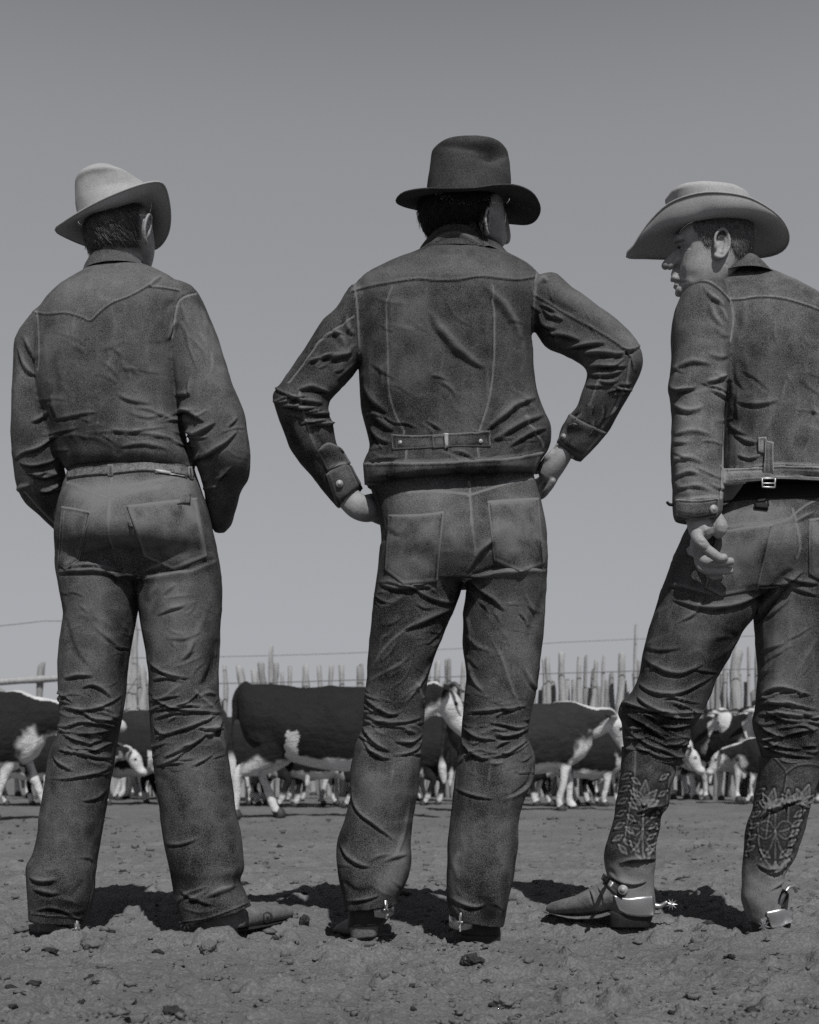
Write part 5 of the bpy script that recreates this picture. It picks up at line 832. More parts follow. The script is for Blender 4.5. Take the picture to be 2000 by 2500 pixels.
# ------------------------------------------------------------------ MAN ON THE RIGHT
def man_right():
    Y0 = 3.38; root = empty('person', (P(1800, 0, Y0).x, Y0, 0), 'man in wide pale hat, faded denim jacket and tall tooled boots, face turned left', 'person', 'cowboys standing with their backs turned')
    torso = [(1770, 655, 1865, 662, .02, .05, .06), (1738, 685, 1900, 680, .02, .075, .08), (1706, 712, 1990, 730, .01, .10, .10), (1690, 760, 2070, 790, 0, .12, .11), (1705, 830, 2110, 860, 0, .135, .12), (1735, 920, 2118, 930, 0, .138, .13), (1760, 1000, 2110, 1005, 0, .13, .13), (1765, 1080, 2104, 1085, 0, .125, .12), (1762, 1125, 2102, 1130, 0, .125, .12), (1760, 1150, 2102, 1155, 0, .128, .12), (1761, 1168, 2100, 1165, 0, .128, .12), (1762, 1184, 2098, 1180, 0, .126, .12)]
    armL = [(1715, 705, 1765, 690, -.02, .05, .05), (1672, 712, 1768, 706, -.04, .072, .07), (1651, 750, 1780, 755, -.05, .078, .07), (1643, 805, 1784, 805, -.055, .076, .07), (1643, 864, 1780, 866, -.06, .074, .065), (1638, 915, 1777, 918, -.065, .07, .06), (1632, 945, 1774, 950, -.07, .068, .06), (1638, 975, 1768, 980, -.07, .066, .055), (1641, 1045, 1767, 1048, -.085, .064, .055), (1638, 1115, 1764, 1120, -.105, .062, .055), (1643, 1168, 1762, 1175, -.12, .06, .055), (1645, 1215, 1761, 1216, -.13, .058, .055), (1645, 1255, 1758, 1252, -.135, .06, .056), (1650, 1270, 1748, 1268, -.135, .056, .053)]
    armR = [(2040, 740, 2080, 760, 0, .06, .06), (2050, 800, 2125, 790, 0, .07, .07), (2075, 900, 2160, 900, 0, .065, .06), (2090, 1000, 2170, 1000, .02, .06, .06), (2085, 1120, 2160, 1120, .06, .055, .05), (2080, 1220, 2140, 1215, .10, .05, .045)]
    hips = [(1762, 1160, 2085, 1160, 0, .095, .095), (1745, 1200, 2088, 1195, 0, .105, .10), (1705, 1245, 2094, 1240, 0, .122, .11), (1672, 1300, 2100, 1292, 0, .145, .12), (1648, 1355, 2102, 1345, 0, .155, .12), (1632, 1405, 2100, 1392, 0, .135, .12), (1612, 1455, 2096, 1435, 0, .115, .11)]
    legL = [(1642, 1370, 1850, 1385, 0, .135, .10), (1624, 1425, 1848, 1445, 0, .12, .10), (1607, 1475, 1840, 1498, 0, .11, .10), (1590, 1525, 1812, 1540, 0, .10, .09), (1572, 1592, 1780, 1602, .01, .094, .09), (1565, 1640, 1750, 1655, .02, .09, .085), (1548, 1685, 1732, 1700, .03, .09, .085), (1520, 1715, 1716, 1732, .03, .094, .09), (1512, 1742, 1702, 1755, .03, .092, .085), (1521, 1765, 1692, 1775, .03, .085, .08), (1522, 1805, 1678, 1820, .03, .08, .075), (1530, 1850, 1658, 1870, .03, .07, .07)]
    legR = [(1850, 1370, 2102, 1350, 0, .135, .10), (1848, 1430, 2098, 1420, 0, .12, .10), (1846, 1500, 2086, 1490, 0, .11, .10), (1851, 1587, 2070, 1580, 0, .098, .09), (1854, 1650, 2058, 1645, .0, .092, .09), (1848, 1700, 2046, 1700, .0, .09, .085), (1846, 1735, 2038, 1738, .0, .092, .085), (1841, 1768, 2032, 1768, .0, .09, .08), (1852, 1810, 2018, 1812, .0, .082, .075), (1862, 1850, 1998, 1860, .0, .074, .07), (1868, 1890, 1985, 1900, .0, .066, .065)]
    # body, head with face, hand
    b = Bag(); body_from(b, Y0, [torso[2:], armL[1:], armR[1:], hips, legL[:-1], legR[:-1]], .78)
    b.loft(Y0, [(1752, 720, 1880, 720, .03, .05, .05), (1755, 680, 1862, 672, .03, .058, .055), (1745, 640, 1836, 635, .03, .06, .055)], 3, 24)
    hy = -.0
    b.loft(Y0, [(1690, 545, 1800, 530, .0, .06, .06), (1662, 562, 1822, 548, .0, .078, .075), (1652, 580, 1830, 572, .0, .082, .08), (1653, 598, 1832, 594, .0, .083, .08), (1656, 615, 1830, 614, .0, .082, .078), (1657, 632, 1822, 632, .0, .081, .075), (1656, 650, 1812, 650, .0, .079, .07), (1654, 668, 1800, 668, .0, .077, .068), (1655, 688, 1785, 692, .0, .073, .064), (1658, 708, 1765, 716, .0, .064, .058), (1668, 724, 1740, 736, .0, .048, .045)], 3, 30, 2.7)
    T = lambda pts, n=12: b.ptube(Y0, pts, n, 4)
    T([(1662, 582, -.035, 9, 8), (1652, 582, -.012, 10, 9), (1650, 583, .02, 9, 8)])                      # brow
    T([(1664, 600, .0, 10, 10), (1656, 616, .0, 12, 11), (1642, 632, .0, 15, 12), (1630, 644, .0, 14, 12), (1623, 650, .0, 12, 10)])    # nose
    T([(1658, 632, -.006, 14, 12), (1643, 645, -.009, 11, 9), (1635, 652, -.008, 8, 7)])                    # wings
    T([(1656, 632, .010, 14, 12), (1642, 646, .013, 12, 9), (1634, 653, .011, 8, 7)])
    T([(1670, 655, .006, 20, 24), (1660, 664, .004, 16, 20), (1649, 675, .0, 12, 14)])                     # upper lip
    T([(1666, 683, -.018, 6, 6), (1656, 682, -.010, 9, 7), (1644, 680, .0, 10, 7), (1656, 682, .016, 8, 7)])
    T([(1658, 697, -.006, 10, 7), (1651, 697, .0, 10, 6), (1658, 697, .010, 8, 6)])
    T([(1664, 676, .004, 14, 13), (1662, 700, .004, 14, 13)])
    T([(1668, 712, -.012, 16, 12), (1659, 712, .0, 14, 11), (1668, 712, .012, 14, 12)])                     # chin
    T([(1728, 698, -.044, 14, 14), (1695, 710, -.034, 12, 12)])                  # jaw
    ear(b, P(1761, 596, Y0-.086), Vector((.06, .05, 1)).normalized(), Vector((.97, .12, -.1)).normalized(), Vector((.10, -.99, 0)).normalized(), .070, .040, .0042)
    T([(1700, 1240, -0.140, 32, 26), (1708, 1280, -0.140, 34, 30), (1716, 1300, -0.140, 38, 30)], 16)
    T([(1735, 1248, -.14, 22, 18), (1750, 1268, -.145, 18, 18), (1760, 1288, -0.160, 17, 18), (1752, 1305, -0.150, 14, 14)])                 # heel of the hand
    T([(1712, 1280, -.115, 36, 24), (1708, 1310, -.095, 36, 20), (1702, 1340, -.088, 32, 18), (1698, 1356, -.085, 26, 16)], 18)   # palm
    T([(1704, 1296, -.145, 15), (1702, 1312, -.172, 16), (1714, 1328, -.180, 15), (1724, 1338, -.178, 13)])    # root of the thumb
    T([(1720, 1336, -.175, 12), (1738, 1350, -.182, 13), (1756, 1362, -.184, 12), (1771, 1361, -.182, 10)])    # thumb
    T([(1700, 1350, -.10, 13), (1725, 1372, -.13, 12), (1760, 1374, -.165, 11.5), (1788, 1370, -.175, 10)])
    T([(1694, 1350, -.09, 13), (1716, 1388, -.115, 12), (1752, 1394, -.145, 11), (1786, 1393, -.16, 9)])
    T([(1690, 1345, -.08, 12), (1704, 1394, -.09, 11), (1736, 1408, -.115, 10), (1762, 1404, -.13, 9)])
    T([(1686, 1340, -.07, 11), (1696, 1390, -.075, 10), (1722, 1412, -.09, 9), (1744, 1412, -.105, 8)])
    b.ptube(Y0, [(2110, 1225, .10, 22), (2095, 1250, .12, 24, 14), (2075, 1290, .12, 22, 12)], 12, 3)
    for k in range(4): b.ptube(Y0, [(2085+(k-1.5)*10, 1280, .12, 8), (2070+(k-1.5)*10, 1315, .115, 7.5), (2062+(k-1.5)*9, 1340, .10, 6)], 8, 3)
    b.ptube(Y0, [(2080, 1250, .13, 9), (2055, 1268, .14, 9), (2045, 1290, .14, 7)], 8, 3)
    me = b.fuse(.0024, 4); V, N = arr(me); px, py = proj(V); near = sstep(-N[:, 1], -.2, .3)
    def press(x, y, rx, ry, d): 
        return N*(d*np.exp(-((px-x)/rx)**2-((py-y)/ry)**2)*near)[:, None]
    V = V+press(1658, 604, 9, 5, -.005)+press(1672, 600, 12, 5, -.003)+press(1660, 689, 12, 3, -.005)+press(1668, 670, 5, 16, -.003)+press(1690, 675, 16, 14, -.003)+press(1664, 596, 12, 3, .002)+press(1652, 654, 5, 4, -.004)
    put(me, V); V, N = arr(me)
    V = strokes(V, N, [('v', 2, 1.4, [(1662, 600), (1676, 603), (1692, 608)]), ('v', 2, 1.2, [(1664, 608), (1680, 614)]), ('v', 2.5, 1.6, [(1648, 655), (1658, 668), (1662, 684)]), ('v', 2, 1.5, [(1705, 1322), (1715, 1325), (1724, 1324)]), ('v', 2, 1.5, [(1710, 1342), (1718, 1344), (1726, 1340)]), ('v', 2, 1, [(1764, 640), (1780, 650)])], np.zeros(len(V)), 1); put(me, V)
    body = link('body', me, M['skin'], root)
    ey = Bag(); ey.pball(1658, 604, Y0-.041, 4.5, 2.6, .005); link('eye', meshof(ey.v, ey.f), M['eye'], body)
    bt_ = bvh(me)
    patch('eyebrow', [bt_], [(1648, 590), (1660, 585), (1674, 585)], [(1650, 594), (1660, 589), (1673, 588)], M['hair_light'], body, .002, 10, 4, stitch=0)
    ec = P(1761, 596, Y0-.086)
    hm, hr = hair_from(me, [(1692, 520), (1696, 560), (1706, 574), (1716, 584), (1722, 600), (1732, 602), (1740, 584), (1778, 582), (1782, 600), (1800, 622), (1818, 634), (1850, 640), (1850, 520)], M['hair_light'], root, [], .003, front=lambda V: ~((np.linalg.norm(V-np.array(ec), axis=1) < .040) & (V[:, 1] < Y0-.0835)))
    hair_cards('hair_strands', hm, lambda c, n: n.y < .4, lambda c, n: (.5, .1, -1), 5200, .013, M['hair_light'], hr, .0004, .0006)
    # jeans
    S = [('f', 9, 9, [(1640, 1462), (1700, 1478), (1780, 1478), (1840, 1458), (1880, 1425)]), ('f', 7, 5, [(1622, 1430), (1660, 1428), (1700, 1440), (1740, 1452)]), ('v', 14, 10, [(1935, 1390), (1900, 1430), (1870, 1475), (1850, 1520)]), ('f', 8, 8, [(1820, 1545), (1850, 1500), (1900, 1440), (1960, 1395)]),
         ('v', 14, 5, [(1800, 1545), (1760, 1570), (1720, 1600)]), ('f', 9, 7, [(1570, 1605), (1610, 1630), (1660, 1640), (1720, 1620)]), ('f', 8, 9, [(1560, 1668), (1600, 1690), (1660, 1690), (1740, 1650)]), ('f', 6, 11, [(1525, 1715), (1570, 1728), (1630, 1738), (1700, 1738)]), ('f', 6, 10, [(1555, 1700), (1580, 1720), (1620, 1735)]), ('f', 6, 12, [(1530, 1745), (1565, 1760), (1600, 1785), (1630, 1805)]), ('f', 5, 9, [(1600, 1740), (1650, 1750), (1700, 1752)]), ('f', 5, 9, [(1610, 1772), (1650, 1775), (1690, 1768)]), ('f', 5, 9, [(1540, 1790), (1580, 1815), (1630, 1835), (1660, 1852)]), ('f', 5, 7, [(1625, 1815), (1650, 1815), (1675, 1808)]), ('f', 5, 7, [(1550, 1822), (1590, 1838), (1640, 1858)]), ('r', 4, 6, [(1526, 1768), (1545, 1790), (1548, 1775), (1560, 1785)]),
         ('f', 7, 7, [(1915, 1410), (1960, 1418), (2000, 1425)]), ('f', 7, 5, [(1925, 1430), (1960, 1440), (2000, 1455)]), ('r', 7, 4, [(2000, 1555), (1970, 1600), (1940, 1650)]), ('f', 7, 9, [(1855, 1700), (1890, 1680), (1930, 1680), (1980, 1700)]), ('f', 6, 10, [(1850, 1720), (1900, 1715), (1950, 1722), (2000, 1735)]), ('f', 6, 10, [(1850, 1745), (1900, 1742), (1960, 1745), (2000, 1742)]), ('f', 5, 9, [(1850, 1765), (1880, 1785), (1920, 1800)]), ('f', 5, 9, [(1915, 1795), (1950, 1785), (2000, 1780)]), ('f', 5, 9, [(1860, 1800), (1900, 1820), (1960, 1830)]), ('f', 5, 7, [(1870, 1825), (1920, 1840), (1990, 1850)]), ('f', 5, 8, [(1870, 1735), (1910, 1755), (1960, 1762)]),
         ('S', 2.5, 1.5, [(1934, 1245), (1945, 1290), (1952, 1330), (1945, 1360)]), ('S', 2.5, 1.4, [(1762, 1290), (1820, 1282), (1890, 1278), (1932, 1268)]), ('S', 2.5, 1.4, [(1936, 1262), (1970, 1235), (2000, 1222)]), ('f', 6, 6, [(1940, 1275), (1965, 1262), (1990, 1250)]), ('v', 8, 5, [(1955, 1340), (1970, 1318), (1985, 1300)]), ('v', 10, 5, [(1730, 1335), (1760, 1322), (1790, 1312)])]
    S += [('W', 60, .5, [(1840, 1310), (1820, 1390)]), ('W', 45, .45, [(1800, 1260), (1920, 1270)]), ('W', 40, .4, [(1920, 1300), (1900, 1360)]), ('W', 50, .35, [(1700, 1520), (1670, 1600)]), ('W', 50, .55, [(1930, 1480), (1920, 1640)]), ('W', 14, .3, [(1780, 1250), (1920, 1240)]), ('W', 30, -.4, [(1580, 1760), (1640, 1820)]), ('W', 25, -.4, [(1780, 1540), (1730, 1640)]), ('W', 30, -.3, [(1930, 1780), (1960, 1820)])]
    S += af(26, (1525, 1700, 1700, 1850), 14, 18, 70, 4, 7, 41)+af(24, (1855, 1690, 2000, 1860), 8, 20, 70, 4, 7, 42)+af(12, (1590, 1480, 1800, 1680), -15, 30, 80, 6, 3, 43)+af(10, (1860, 1480, 2000, 1680), -50, 30, 80, 6, 3, 44)
    b = Bag(); b.loft(Y0, hips); b.loft(Y0, legL); b.loft(Y0, legR)
    jm = cloth(b, .0034, S, .003, 71, 2, 1.0); jeans = link('jeans', jm, M['denim'], root); jt = bvh(jm)
    patch('back_pocket', [jt], [(1752, 1300), (1820, 1288), (1888, 1281)], [(1722, 1434), (1760, 1456), (1850, 1438)], M['denim'], jeans, .004, 28, 26, wob=1)
    patch('back_pocket', [jt], [(1975, 1270), (2020, 1262), (2070, 1262)], [(1975, 1400), (1996, 1414), (2060, 1395)], M['denim'], jeans, .004, 20, 26, wob=1)
    patch('belt', [jt], [(1764, 1186), (1850, 1182), (1930, 1180), (2060, 1178)], [(1766, 1228), (1857, 1219), (1929, 1217), (2050, 1212)], M['black'], jeans, .004, 60, 8, stitch=0)  # belt's black also paints in the shade under the jacket hem
    patch('belt_loop', [jt], [(1848, 1216), (1869, 1216)], [(1848, 1240), (1869, 1242)], M['black'], jeans, .007, 6, 8, stitch=0); patch('belt_loop_end', [jt], [(1843, 1232), (1875, 1234)], [(1843, 1244), (1875, 1247)], M['black'], jeans, .010, 8, 4, stitch=0)
    # jacket
    S = [('E', 2.5, 2.4, [(1784, 733), (1810, 732), (1850, 726), (1900, 728), (1950, 740), (2000, 758), (2060, 790)]), ('E', 2.5, 2.4, [(1688, 694), (1708, 688), (1730, 690), (1752, 704), (1770, 722), (1782, 738)]), ('S', 2.5, 1.6, [(1782, 738), (1788, 770), (1786, 800), (1782, 830)]), ('f', 7, 6, [(1718, 700), (1738, 722), (1755, 735), (1770, 750)]), ('f', 6, 4, [(1755, 740), (1768, 765), (1778, 790)]), ('f', 9, 6, [(1735, 740), (1745, 770), (1765, 800)]),
         ('f', 8, 4, [(1750, 800), (1765, 815), (1785, 820)]), ('f', 9, 5, [(1730, 862), (1760, 872), (1780, 868)]), ('f', 10, 5, [(1645, 900), (1690, 880), (1740, 890)]), ('f', 7, 10, [(1632, 940), (1660, 950), (1700, 945)]), ('f', 8, 9, [(1720, 930), (1750, 925), (1776, 915)]), ('f', 7, 7, [(1735, 950), (1760, 960), (1776, 975)]), ('f', 9, 6, [(1640, 985), (1680, 1000), (1720, 990)]), ('f', 9, 5, [(1645, 1060), (1690, 1050), (1740, 1060)]), ('f', 8, 5, [(1640, 1125), (1680, 1115), (1720, 1130)]), ('f', 8, 6, [(1645, 1165), (1680, 1150), (1710, 1160)]), ('f', 7, 5, [(1650, 1195), (1700, 1185), (1740, 1200)]),
         ('S', 3, 1.3, [(1772, 985), (1766, 1060), (1762, 1140), (1758, 1215)]), ('S', 3, 1.8, [(1646, 1218), (1680, 1220), (1720, 1216), (1758, 1214)]), ('r', 2.5, 1.0, [(1876, 800), (1878, 900), (1880, 1000), (1882, 1075)]), ('v', 8, 4, [(1788, 860), (1800, 800), (1806, 760)]), ('f', 7, 4, [(1842, 745), (1840, 765)]), ('f', 9, 6, [(1790, 1060), (1820, 1072), (1850, 1080)]), ('f', 9, 5, [(1780, 1030), (1800, 1050), (1830, 1060)]), ('f', 9, 4, [(1800, 980), (1850, 985), (1900, 975)]), ('v', 14, 5, [(1800, 880), (1815, 920), (1790, 960)]),
         ('S', 3, 2.0, [(1764, 1140), (1800, 1142), (1850, 1138), (1900, 1134), (1960, 1136), (2060, 1140)]), ('f', 6, 5, [(1800, 1110), (1830, 1118), (1860, 1110)]), ('r', 3, 2, [(1730, 670), (1800, 664)])]
    S += af(18, (1800, 760, 2000, 1100), 70, 50, 80, 6, 2, 51)+af(12, (1645, 900, 1770, 1200), 10, 30, 60, 6, 4, 52)
    b = Bag(); b.loft(Y0, torso); b.loft(Y0, armL); b.loft(Y0, armR)
    km = cloth(b, .0034, S, .003, 81, 2, 1.0); jk = link('jacket', km, M['denim_faded'], root); kt = bvh(km)
    collar(Y0, [(1726, 684, 1890, 684, .01, .098, .10), (1748, 662, 1876, 672, .015, .088, .09), (1768, 646, 1862, 658, .02, .078, .08), (1782, 640, 1850, 648, .02, .07, .075)], M['denim_faded'], jk, [('f', 4, 5, [(1770, 665), (1810, 658), (1850, 662), (1870, 675)])])
    patch('waistband', [kt], [(1766, 1144), (1850, 1142), (1900, 1138), (1980, 1140), (2080, 1145)], [(1766, 1181), (1850, 1174), (1896, 1169), (1980, 1172), (2080, 1178)], M['denim_faded'], jk, .0035, 50, 9)
    cf = patch('cuff', [kt], [(1652, 1220), (1700, 1222), (1755, 1216)], [(1652, 1258), (1700, 1266), (1750, 1258)], M['denim_faded'], jk, .003, 24, 12, maxjump=.05)
    disc('button', [bvh(cf.data), kt], 1742, 1243, 10.5, M['button'], jk, .005)
    patch('strap_stub', [kt], [(1853, 1068), (1872, 1068)], [(1853, 1106), (1870, 1108)], M['denim_faded'], jk, .005, 8, 10, lift=.002)
    sp = patch('cinch_strap', [kt], [(1871, 1070), (1876, 1078), (1888, 1082)], [(1864, 1178), (1876, 1184), (1890, 1180)], M['denim_faded'], jk, .010, 8, 24, maxjump=.3)
    bb = Bag(); q = [P(x, y, Y0-.155) for x, y in ((1861, 1168), (1893, 1168), (1892, 1190), (1862, 1189))]
    for i in range(4): bb.tube([(*q[i], .0022), (*q[(i+1) % 4], .0022)], 8, 1)
    bb.tube([(*P(1861, 1180, Y0-.156), .0018), (*P(1893, 1180, Y0-.156), .0018)], 8, 1); link('buckle', meshof(bb.v, bb.f), M['metal'], jk)
    bb = Bag(); bb.ptube(Y0, [(1650, 1232, -.13, 4), (1636, 1232, -.13, 4), (1629, 1226, -.13, 3.5)], 8, 3); link('loose_button', meshof(bb.v, bb.f), M['black'], jk)
    # hat
    hat(Y0, [(1530, 626, .03), (1548, 596, .0), (1585, 542, -.05), (1635, 495, -.115), (1700, 472, -.17), (1760, 469, -.21), (1825, 480, -.20), (1878, 508, -.16), (1912, 540, -.09), (1926, 575, -.01), (1918, 604, .06), (1888, 622, .12), (1830, 630, .17), (1750, 632, .19), (1660, 632, .18), (1580, 630, .12)],
        [(1648, 570, .02), (1668, 548, -.05), (1715, 535, -.09), (1775, 530, -.095), (1822, 540, -.05), (1838, 560, .01), (1825, 580, .08), (1780, 590, .12), (1710, 592, .12), (1662, 588, .08)],
        [(1650, 562, 1836, 556, .02, .09, .10), (1640, 520, 1836, 520, .02, .09, .10), (1630, 490, 1828, 490, .02, .088, .098), (1626, 482, 1818, 484, .02, .085, .09), (1634, 472, 1806, 475, .02, .076, .08), (1655, 468, 1780, 472, .02, .055, .06), (1690, 468, 1750, 470, .02, .025, .03)],
        'wide pale felt hat with upswept brim', M['felt_light'], root, bowl=1, dent=[(1632, 478, 10, 14, .012)])
    # boots
    def tooled(rows, name='boot', pts=None, sole=None, S=()):
        q = Bag(); q.loft(Y0, rows, 4, 36); 
        for p_ in pts or (): q.ptube(Y0, p_, 20, 4)
        me = q.fuse(.003, 3); V, N = arr(me); wv = .25*fbm(V*22, 3, 9); pyy = proj(V)[1]; wv += .9*sstep(pyy+20*vnoise(V*30, 5), 2085, 2125)-.15; V = V+N*(fbm(V*25, 3, 9)*.0018)[:, None]; V = strokes(V, N, S, wv, 1); put(me, V); attr(me, 'wear_and_light', wv); return link(name, me, M['leather_tooled'], root)
    def leaf(x, y, dx, dy, wv=4): 
        L = math.hypot(dx, dy); nx, ny = -dy/L, dx/L
        return [('P', 2.6, 1.5, [(x, y), (x+dx*.45+nx*L*.2, y+dy*.45+ny*L*.2), (x+dx, y+dy)]), ('P', 2.6, 1.5, [(x, y), (x+dx*.45-nx*L*.2, y+dy*.45-ny*L*.2), (x+dx, y+dy)]), ('W', L*.14, .6, [(x+dx*.2, y+dy*.2), (x+dx*.85, y+dy*.85)]), ('v', 1.6, 1.0, [(x+dx*.1, y+dy*.1), (x+dx*.5, y+dy*.5), (x+dx*.85, y+dy*.85)])]
    def flower(x, y, s, lean):
        o = [];
        for a, l in ((0, 62), (-38, 50), (38, 50), (-70, 38), (70, 38)): t = math.radians(a+lean); o += leaf(x, y, math.sin(t)*l*s, -math.cos(t)*l*s)
        o.append(('P', 2.4, 1.4, [(x, y), (x-math.sin(math.radians(lean))*30*s, y+40*s), (x-math.sin(math.radians(lean))*60*s, y+90*s)]))
        return o
    def rosette(x, y, s):
        o = []
        for q in (1, -1):
            o += [('P', 2.4, 1.4, [(x, y), (x+q*14*s, y-22*s), (x+q*36*s, y-18*s), (x+q*40*s, y+6*s), (x+q*22*s, y+18*s), (x, y)]), ('P', 2.2, 1.2, [(x+q*10*s, y), (x+q*26*s, y-3*s), (x+q*34*s, y-8*s)]), ('P', 2.6, 1.5, [(x, y), (x+q*12*s, y+40*s), (x+q*34*s, y+66*s)]), ('P', 2.6, 1.5, [(x+q*40*s, y+10*s), (x+q*34*s, y+48*s), (x+q*10*s, y+84*s)])]
        o.append(('P', 2.4, 1.4, [(x, y-40*s), (x, y), (x, y+80*s)])); return o
    SL = [('S', 3, 1.4, [(1548, 1838), (1545, 1900), (1532, 1980), (1522, 2050)])]+flower(1572, 1965, .95, 4)+rosette(1570, 2025, .85)+[('f', 7, 12, [(1552, 1985), (1580, 1972), (1605, 1968), (1628, 1966)]), ('f', 7, 14, [(1512, 2108), (1540, 2098), (1570, 2096), (1602, 2098)]), ('f', 6, 6, [(1560, 1995), (1590, 1978), (1620, 1974)]), ('E', 2.5, 1.4, [(1638, 1892), (1632, 1900), (1626, 1940), (1624, 1965)]), ('f', 6, 9, [(1484, 2130), (1510, 2150), (1545, 2158), (1580, 2152)]), ('f', 5, 5, [(1440, 2172), (1450, 2190), (1452, 2210)]), ('f', 5, 4, [(1460, 2165), (1472, 2185), (1474, 2208)]), ('W', 18, -.25, [(1360, 2215), (1420, 2222)]), ('W', 10, .35, [(1380, 2192), (1440, 2180)]), ('v', 6, 4, [(1490, 2120), (1500, 2140), (1520, 2160)])]
    for k in range(6): SL += leaf(1540-k*4, 1890+k*30, -24, 14)+leaf(1543-k*4, 1900+k*30, 20, 16)
    for k in range(4): SL += leaf(1612-k*3, 1905+k*40, 20, -14)+leaf(1608-k*4, 1985+k*26, -18, 14)
    SL += leaf(1560, 2080, -22, -26)+leaf(1582, 2085, 20, -26)+leaf(1530, 2085, -20, -22)
    o = tooled([(1520, 1822, 1650, 1872, .03, .072, .072), (1519, 1860, 1648, 1890, .03, .072, .072), (1515, 1905, 1636, 1925, .03, .07, .07), (1505, 1960, 1630, 1968, .03, .066, .066), (1502, 1990, 1614, 1990, .03, .062, .062), (1494, 2020, 1609, 2022, .03, .06, .06), (1480, 2060, 1602, 2062, .03, .06, .058), (1476, 2095, 1600, 2092, .03, .06, .056), (1480, 2125, 1601, 2115, .03, .055, .052), (1490, 2160, 1596, 2155, .03, .05, .05), (1492, 2200, 1598, 2190, .03, .05, .05), (1490, 2228, 1598, 2226, .03, .046, .046)], 'boot',
               [[(1560, 2195, .03, 32, 34), (1510, 2180, .03, 36, 40), (1470, 2192, .05, 38, 34), (1420, 2206, .09, 40, 25), (1375, 2213, .13, 36, 19), (1352, 2216, .16, 24, 14)]], None, SL)
    q = Bag(); q.ptube(Y0, [(1345, 2227, .16, 28, 4), (1400, 2236, .11, 40, 4), (1460, 2234, .06, 42, 5), (1520, 2222, .03, 30, 6), (1595, 2226, .03, 34, 6)], 16, 4); me = q.fuse(.003, 2); attr(me, 'wear_and_light', np.zeros(len(me.vertices))); link('boot_sole', me, M['leather'], o)
    q = Bag(); q.loft(Y0, [(1482, 2224, 1596, 2230, .03, .04, .04), (1484, 2240, 1590, 2245, .03, .04, .04), (1488, 2262, 1584, 2262, .03, .036, .036)], 3, 24, 3); me = q.fuse(.003, 2); attr(me, 'wear_and_light', np.zeros(len(me.vertices))); link('boot_heel', me, M['leather_dark'], o)
    ot = bvh(o.data)
    pl = patch('spur_plate', [ot], [(1498, 2185), (1530, 2193), (1560, 2190), (1592, 2187)], [(1514, 2222), (1535, 2232), (1570, 2236), (1596, 2234)], M['metal'], o, .005, 24, 10, stitch=0, maxjump=.2)
    patch('spur_strap', [ot], [(1474, 2132), (1500, 2152), (1530, 2172)], [(1468, 2146), (1490, 2172), (1520, 2196)], M['leather_dark'], o, .006, 20, 8); disc('spur_concho', [ot], 1522, 2172, 12, M['button'], o, .012)
    patch('strap_buckle', [ot], [(1484, 2144), (1502, 2158)], [(1476, 2156), (1492, 2170)], M['metal'], o, .008, 8, 6, stitch=0, maxjump=.2)
    q = Bag(); q.ptube(Y0, [(1594, 2210, .03, 8), (1612, 2212, .025, 6), (1628, 2202, .02, 4)], 8, 3); link('spur_shank', meshof(q.v, q.f), M['metal'], o)
    rowel(P(1640, 2208, Y0+.02), .016, Vector((.2, 1, 0)), o)
    SR = flower(1880, 1975, .8, 12)+flower(1960, 1965, .8, 18)+rosette(1893, 2030, 1.05)+[('f', 7, 9, [(1850, 2000), (1880, 1978), (1920, 1962), (1960, 1950)]), ('E', 2.5, 1.4, [(1860, 1846), (1885, 1850), (1905, 1868), (1918, 1890), (1912, 1935)]), ('E', 2.5, 1.4, [(1918, 1892), (1945, 1872), (1975, 1868), (2000, 1872)]), ('f', 8, 9, [(1870, 2130), (1895, 2128), (1915, 2112), (1930, 2095)]), ('f', 6, 7, [(1850, 2110), (1875, 2122), (1900, 2118)]), ('f', 6, 5, [(1880, 2175), (1900, 2160), (1920, 2150)])]
    for k in range(6): SR += leaf(1940-k*5, 1995+k*24, 26-k*3, -16)+leaf(1846-k*5, 1940+k*28, 20, -14)+leaf(1842-k*4, 1960+k*26, -14, -18)
    SR += flower(1925, 1960, .5, 0)+leaf(1880, 2095, -24, -20)+leaf(1905, 2095, 22, -22)+leaf(1893, 2105, 0, 24)
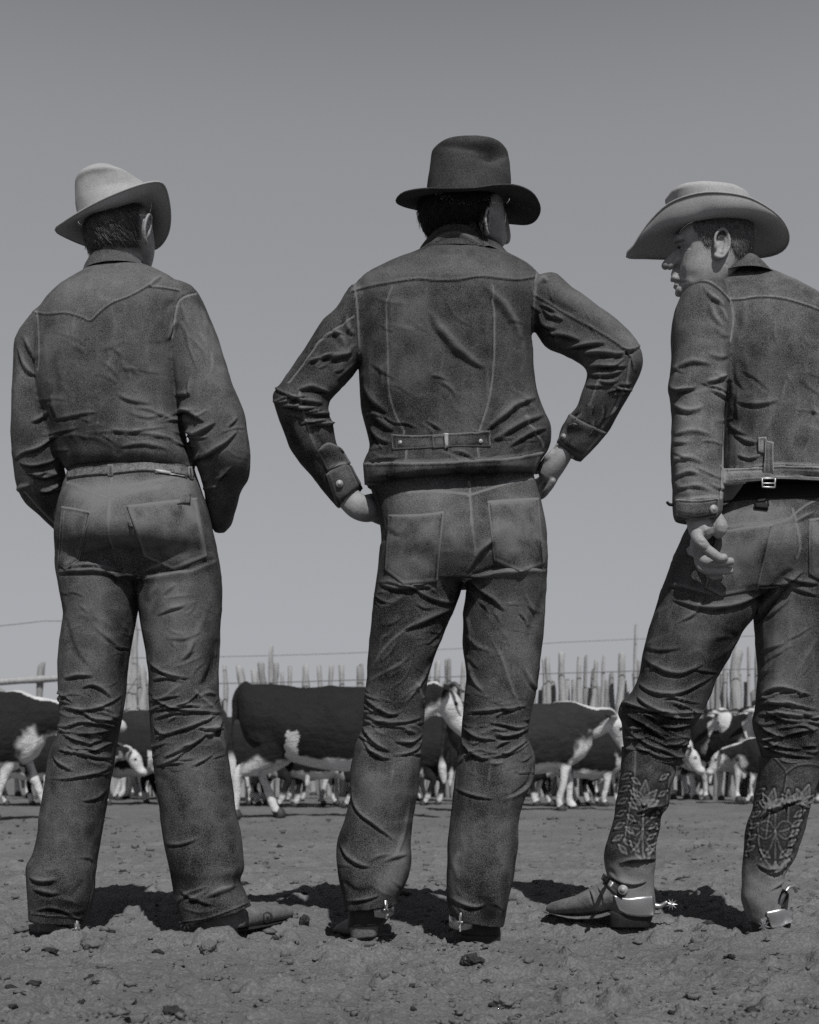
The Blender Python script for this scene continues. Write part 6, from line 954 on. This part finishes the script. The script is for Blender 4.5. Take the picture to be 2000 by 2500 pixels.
    o = tooled([(1857, 1848, 2004, 1862, .0, .075, .075), (1855, 1880, 1998, 1892, .0, .074, .074), (1848, 1925, 1988, 1932, .0, .07, .07), (1838, 1978, 1972, 1985, .0, .066, .066), (1822, 2025, 1960, 2035, .0, .064, .062), (1818, 2075, 1945, 2080, .0, .06, .058), (1815, 2115, 1925, 2118, .0, .056, .052), (1812, 2150, 1910, 2150, .0, .054, .05), (1812, 2190, 1912, 2185, -.01, .05, .05), (1820, 2225, 1925, 2222, -.01, .048, .05), (1832, 2250, 1928, 2248, -.01, .044, .05)], 'boot',
               [[(1870, 2215, .0, 46, 34), (1880, 2215, .06, 46, 32), (1890, 2222, .14, 44, 24), (1898, 2226, .20, 30, 16)]], None, SR)
    q = Bag(); q.loft(Y0, [(1830, 2246, 1930, 2252, -.015, .036, .03), (1845, 2282, 1925, 2276, -.015, .032, .03)], 3, 24, 3); me = q.fuse(.003, 2); attr(me, 'wear_and_light', np.zeros(len(me.vertices))); link('boot_heel', me, M['leather_dark'], o)
    ot = bvh(o.data); patch('spur_plate', [ot], [(1870, 2226), (1900, 2220), (1930, 2216)], [(1884, 2266), (1905, 2264), (1930, 2250)], M['metal'], o, .006, 18, 10, stitch=0, maxjump=.2)
    patch('spur_strap', [ot], [(1912, 2170), (1922, 2176)], [(1906, 2215), (1918, 2222)], M['leather_dark'], o, .006, 6, 14, maxjump=.2)
    q = Bag(); q.ptube(Y0, [(1905, 2212, -.05, 5), (1912, 2190, -.055, 5), (1925, 2168, -.05, 5), (1938, 2164, -.03, 6), (1944, 2176, .0, 5)], 8, 4); link('spur_chain', meshof(q.v, q.f), M['metal'], o)
    q = Bag(); q.ptube(Y0, [(1868, 2244, -.06, 6), (1860, 2250, -.085, 5)], 8, 3); link('spur_shank', meshof(q.v, q.f), M['metal'], o); rowel(P(1866, 2262, Y0-.095), .021, Vector((1, .5, 0)), o)
def rowel(e, r0, ax, parent):
    ax = ax.normalized(); u2 = Vector((0, 0, 1)); u1 = ax.cross(u2).normalized(); v, f = [], []; m = 9
    for q in (1, -1):
        for i in range(2*m): r = r0 if i % 2 == 0 else r0*.36; a = math.pi*i/m; v.append(e+u1*math.cos(a)*r+u2*math.sin(a)*r+ax*q*.0018)
        v.append(e+ax*q*.004)
    for i in range(2*m): j = (i+1) % (2*m); f += [(i, j, 2*m), (2*m+1+j, 2*m+1+i, 4*m+1), (i, i+2*m+1, j+2*m+1, j)]
    return link('rowel', meshof(v, f), M['metal'], parent, smooth=False)
man_right()
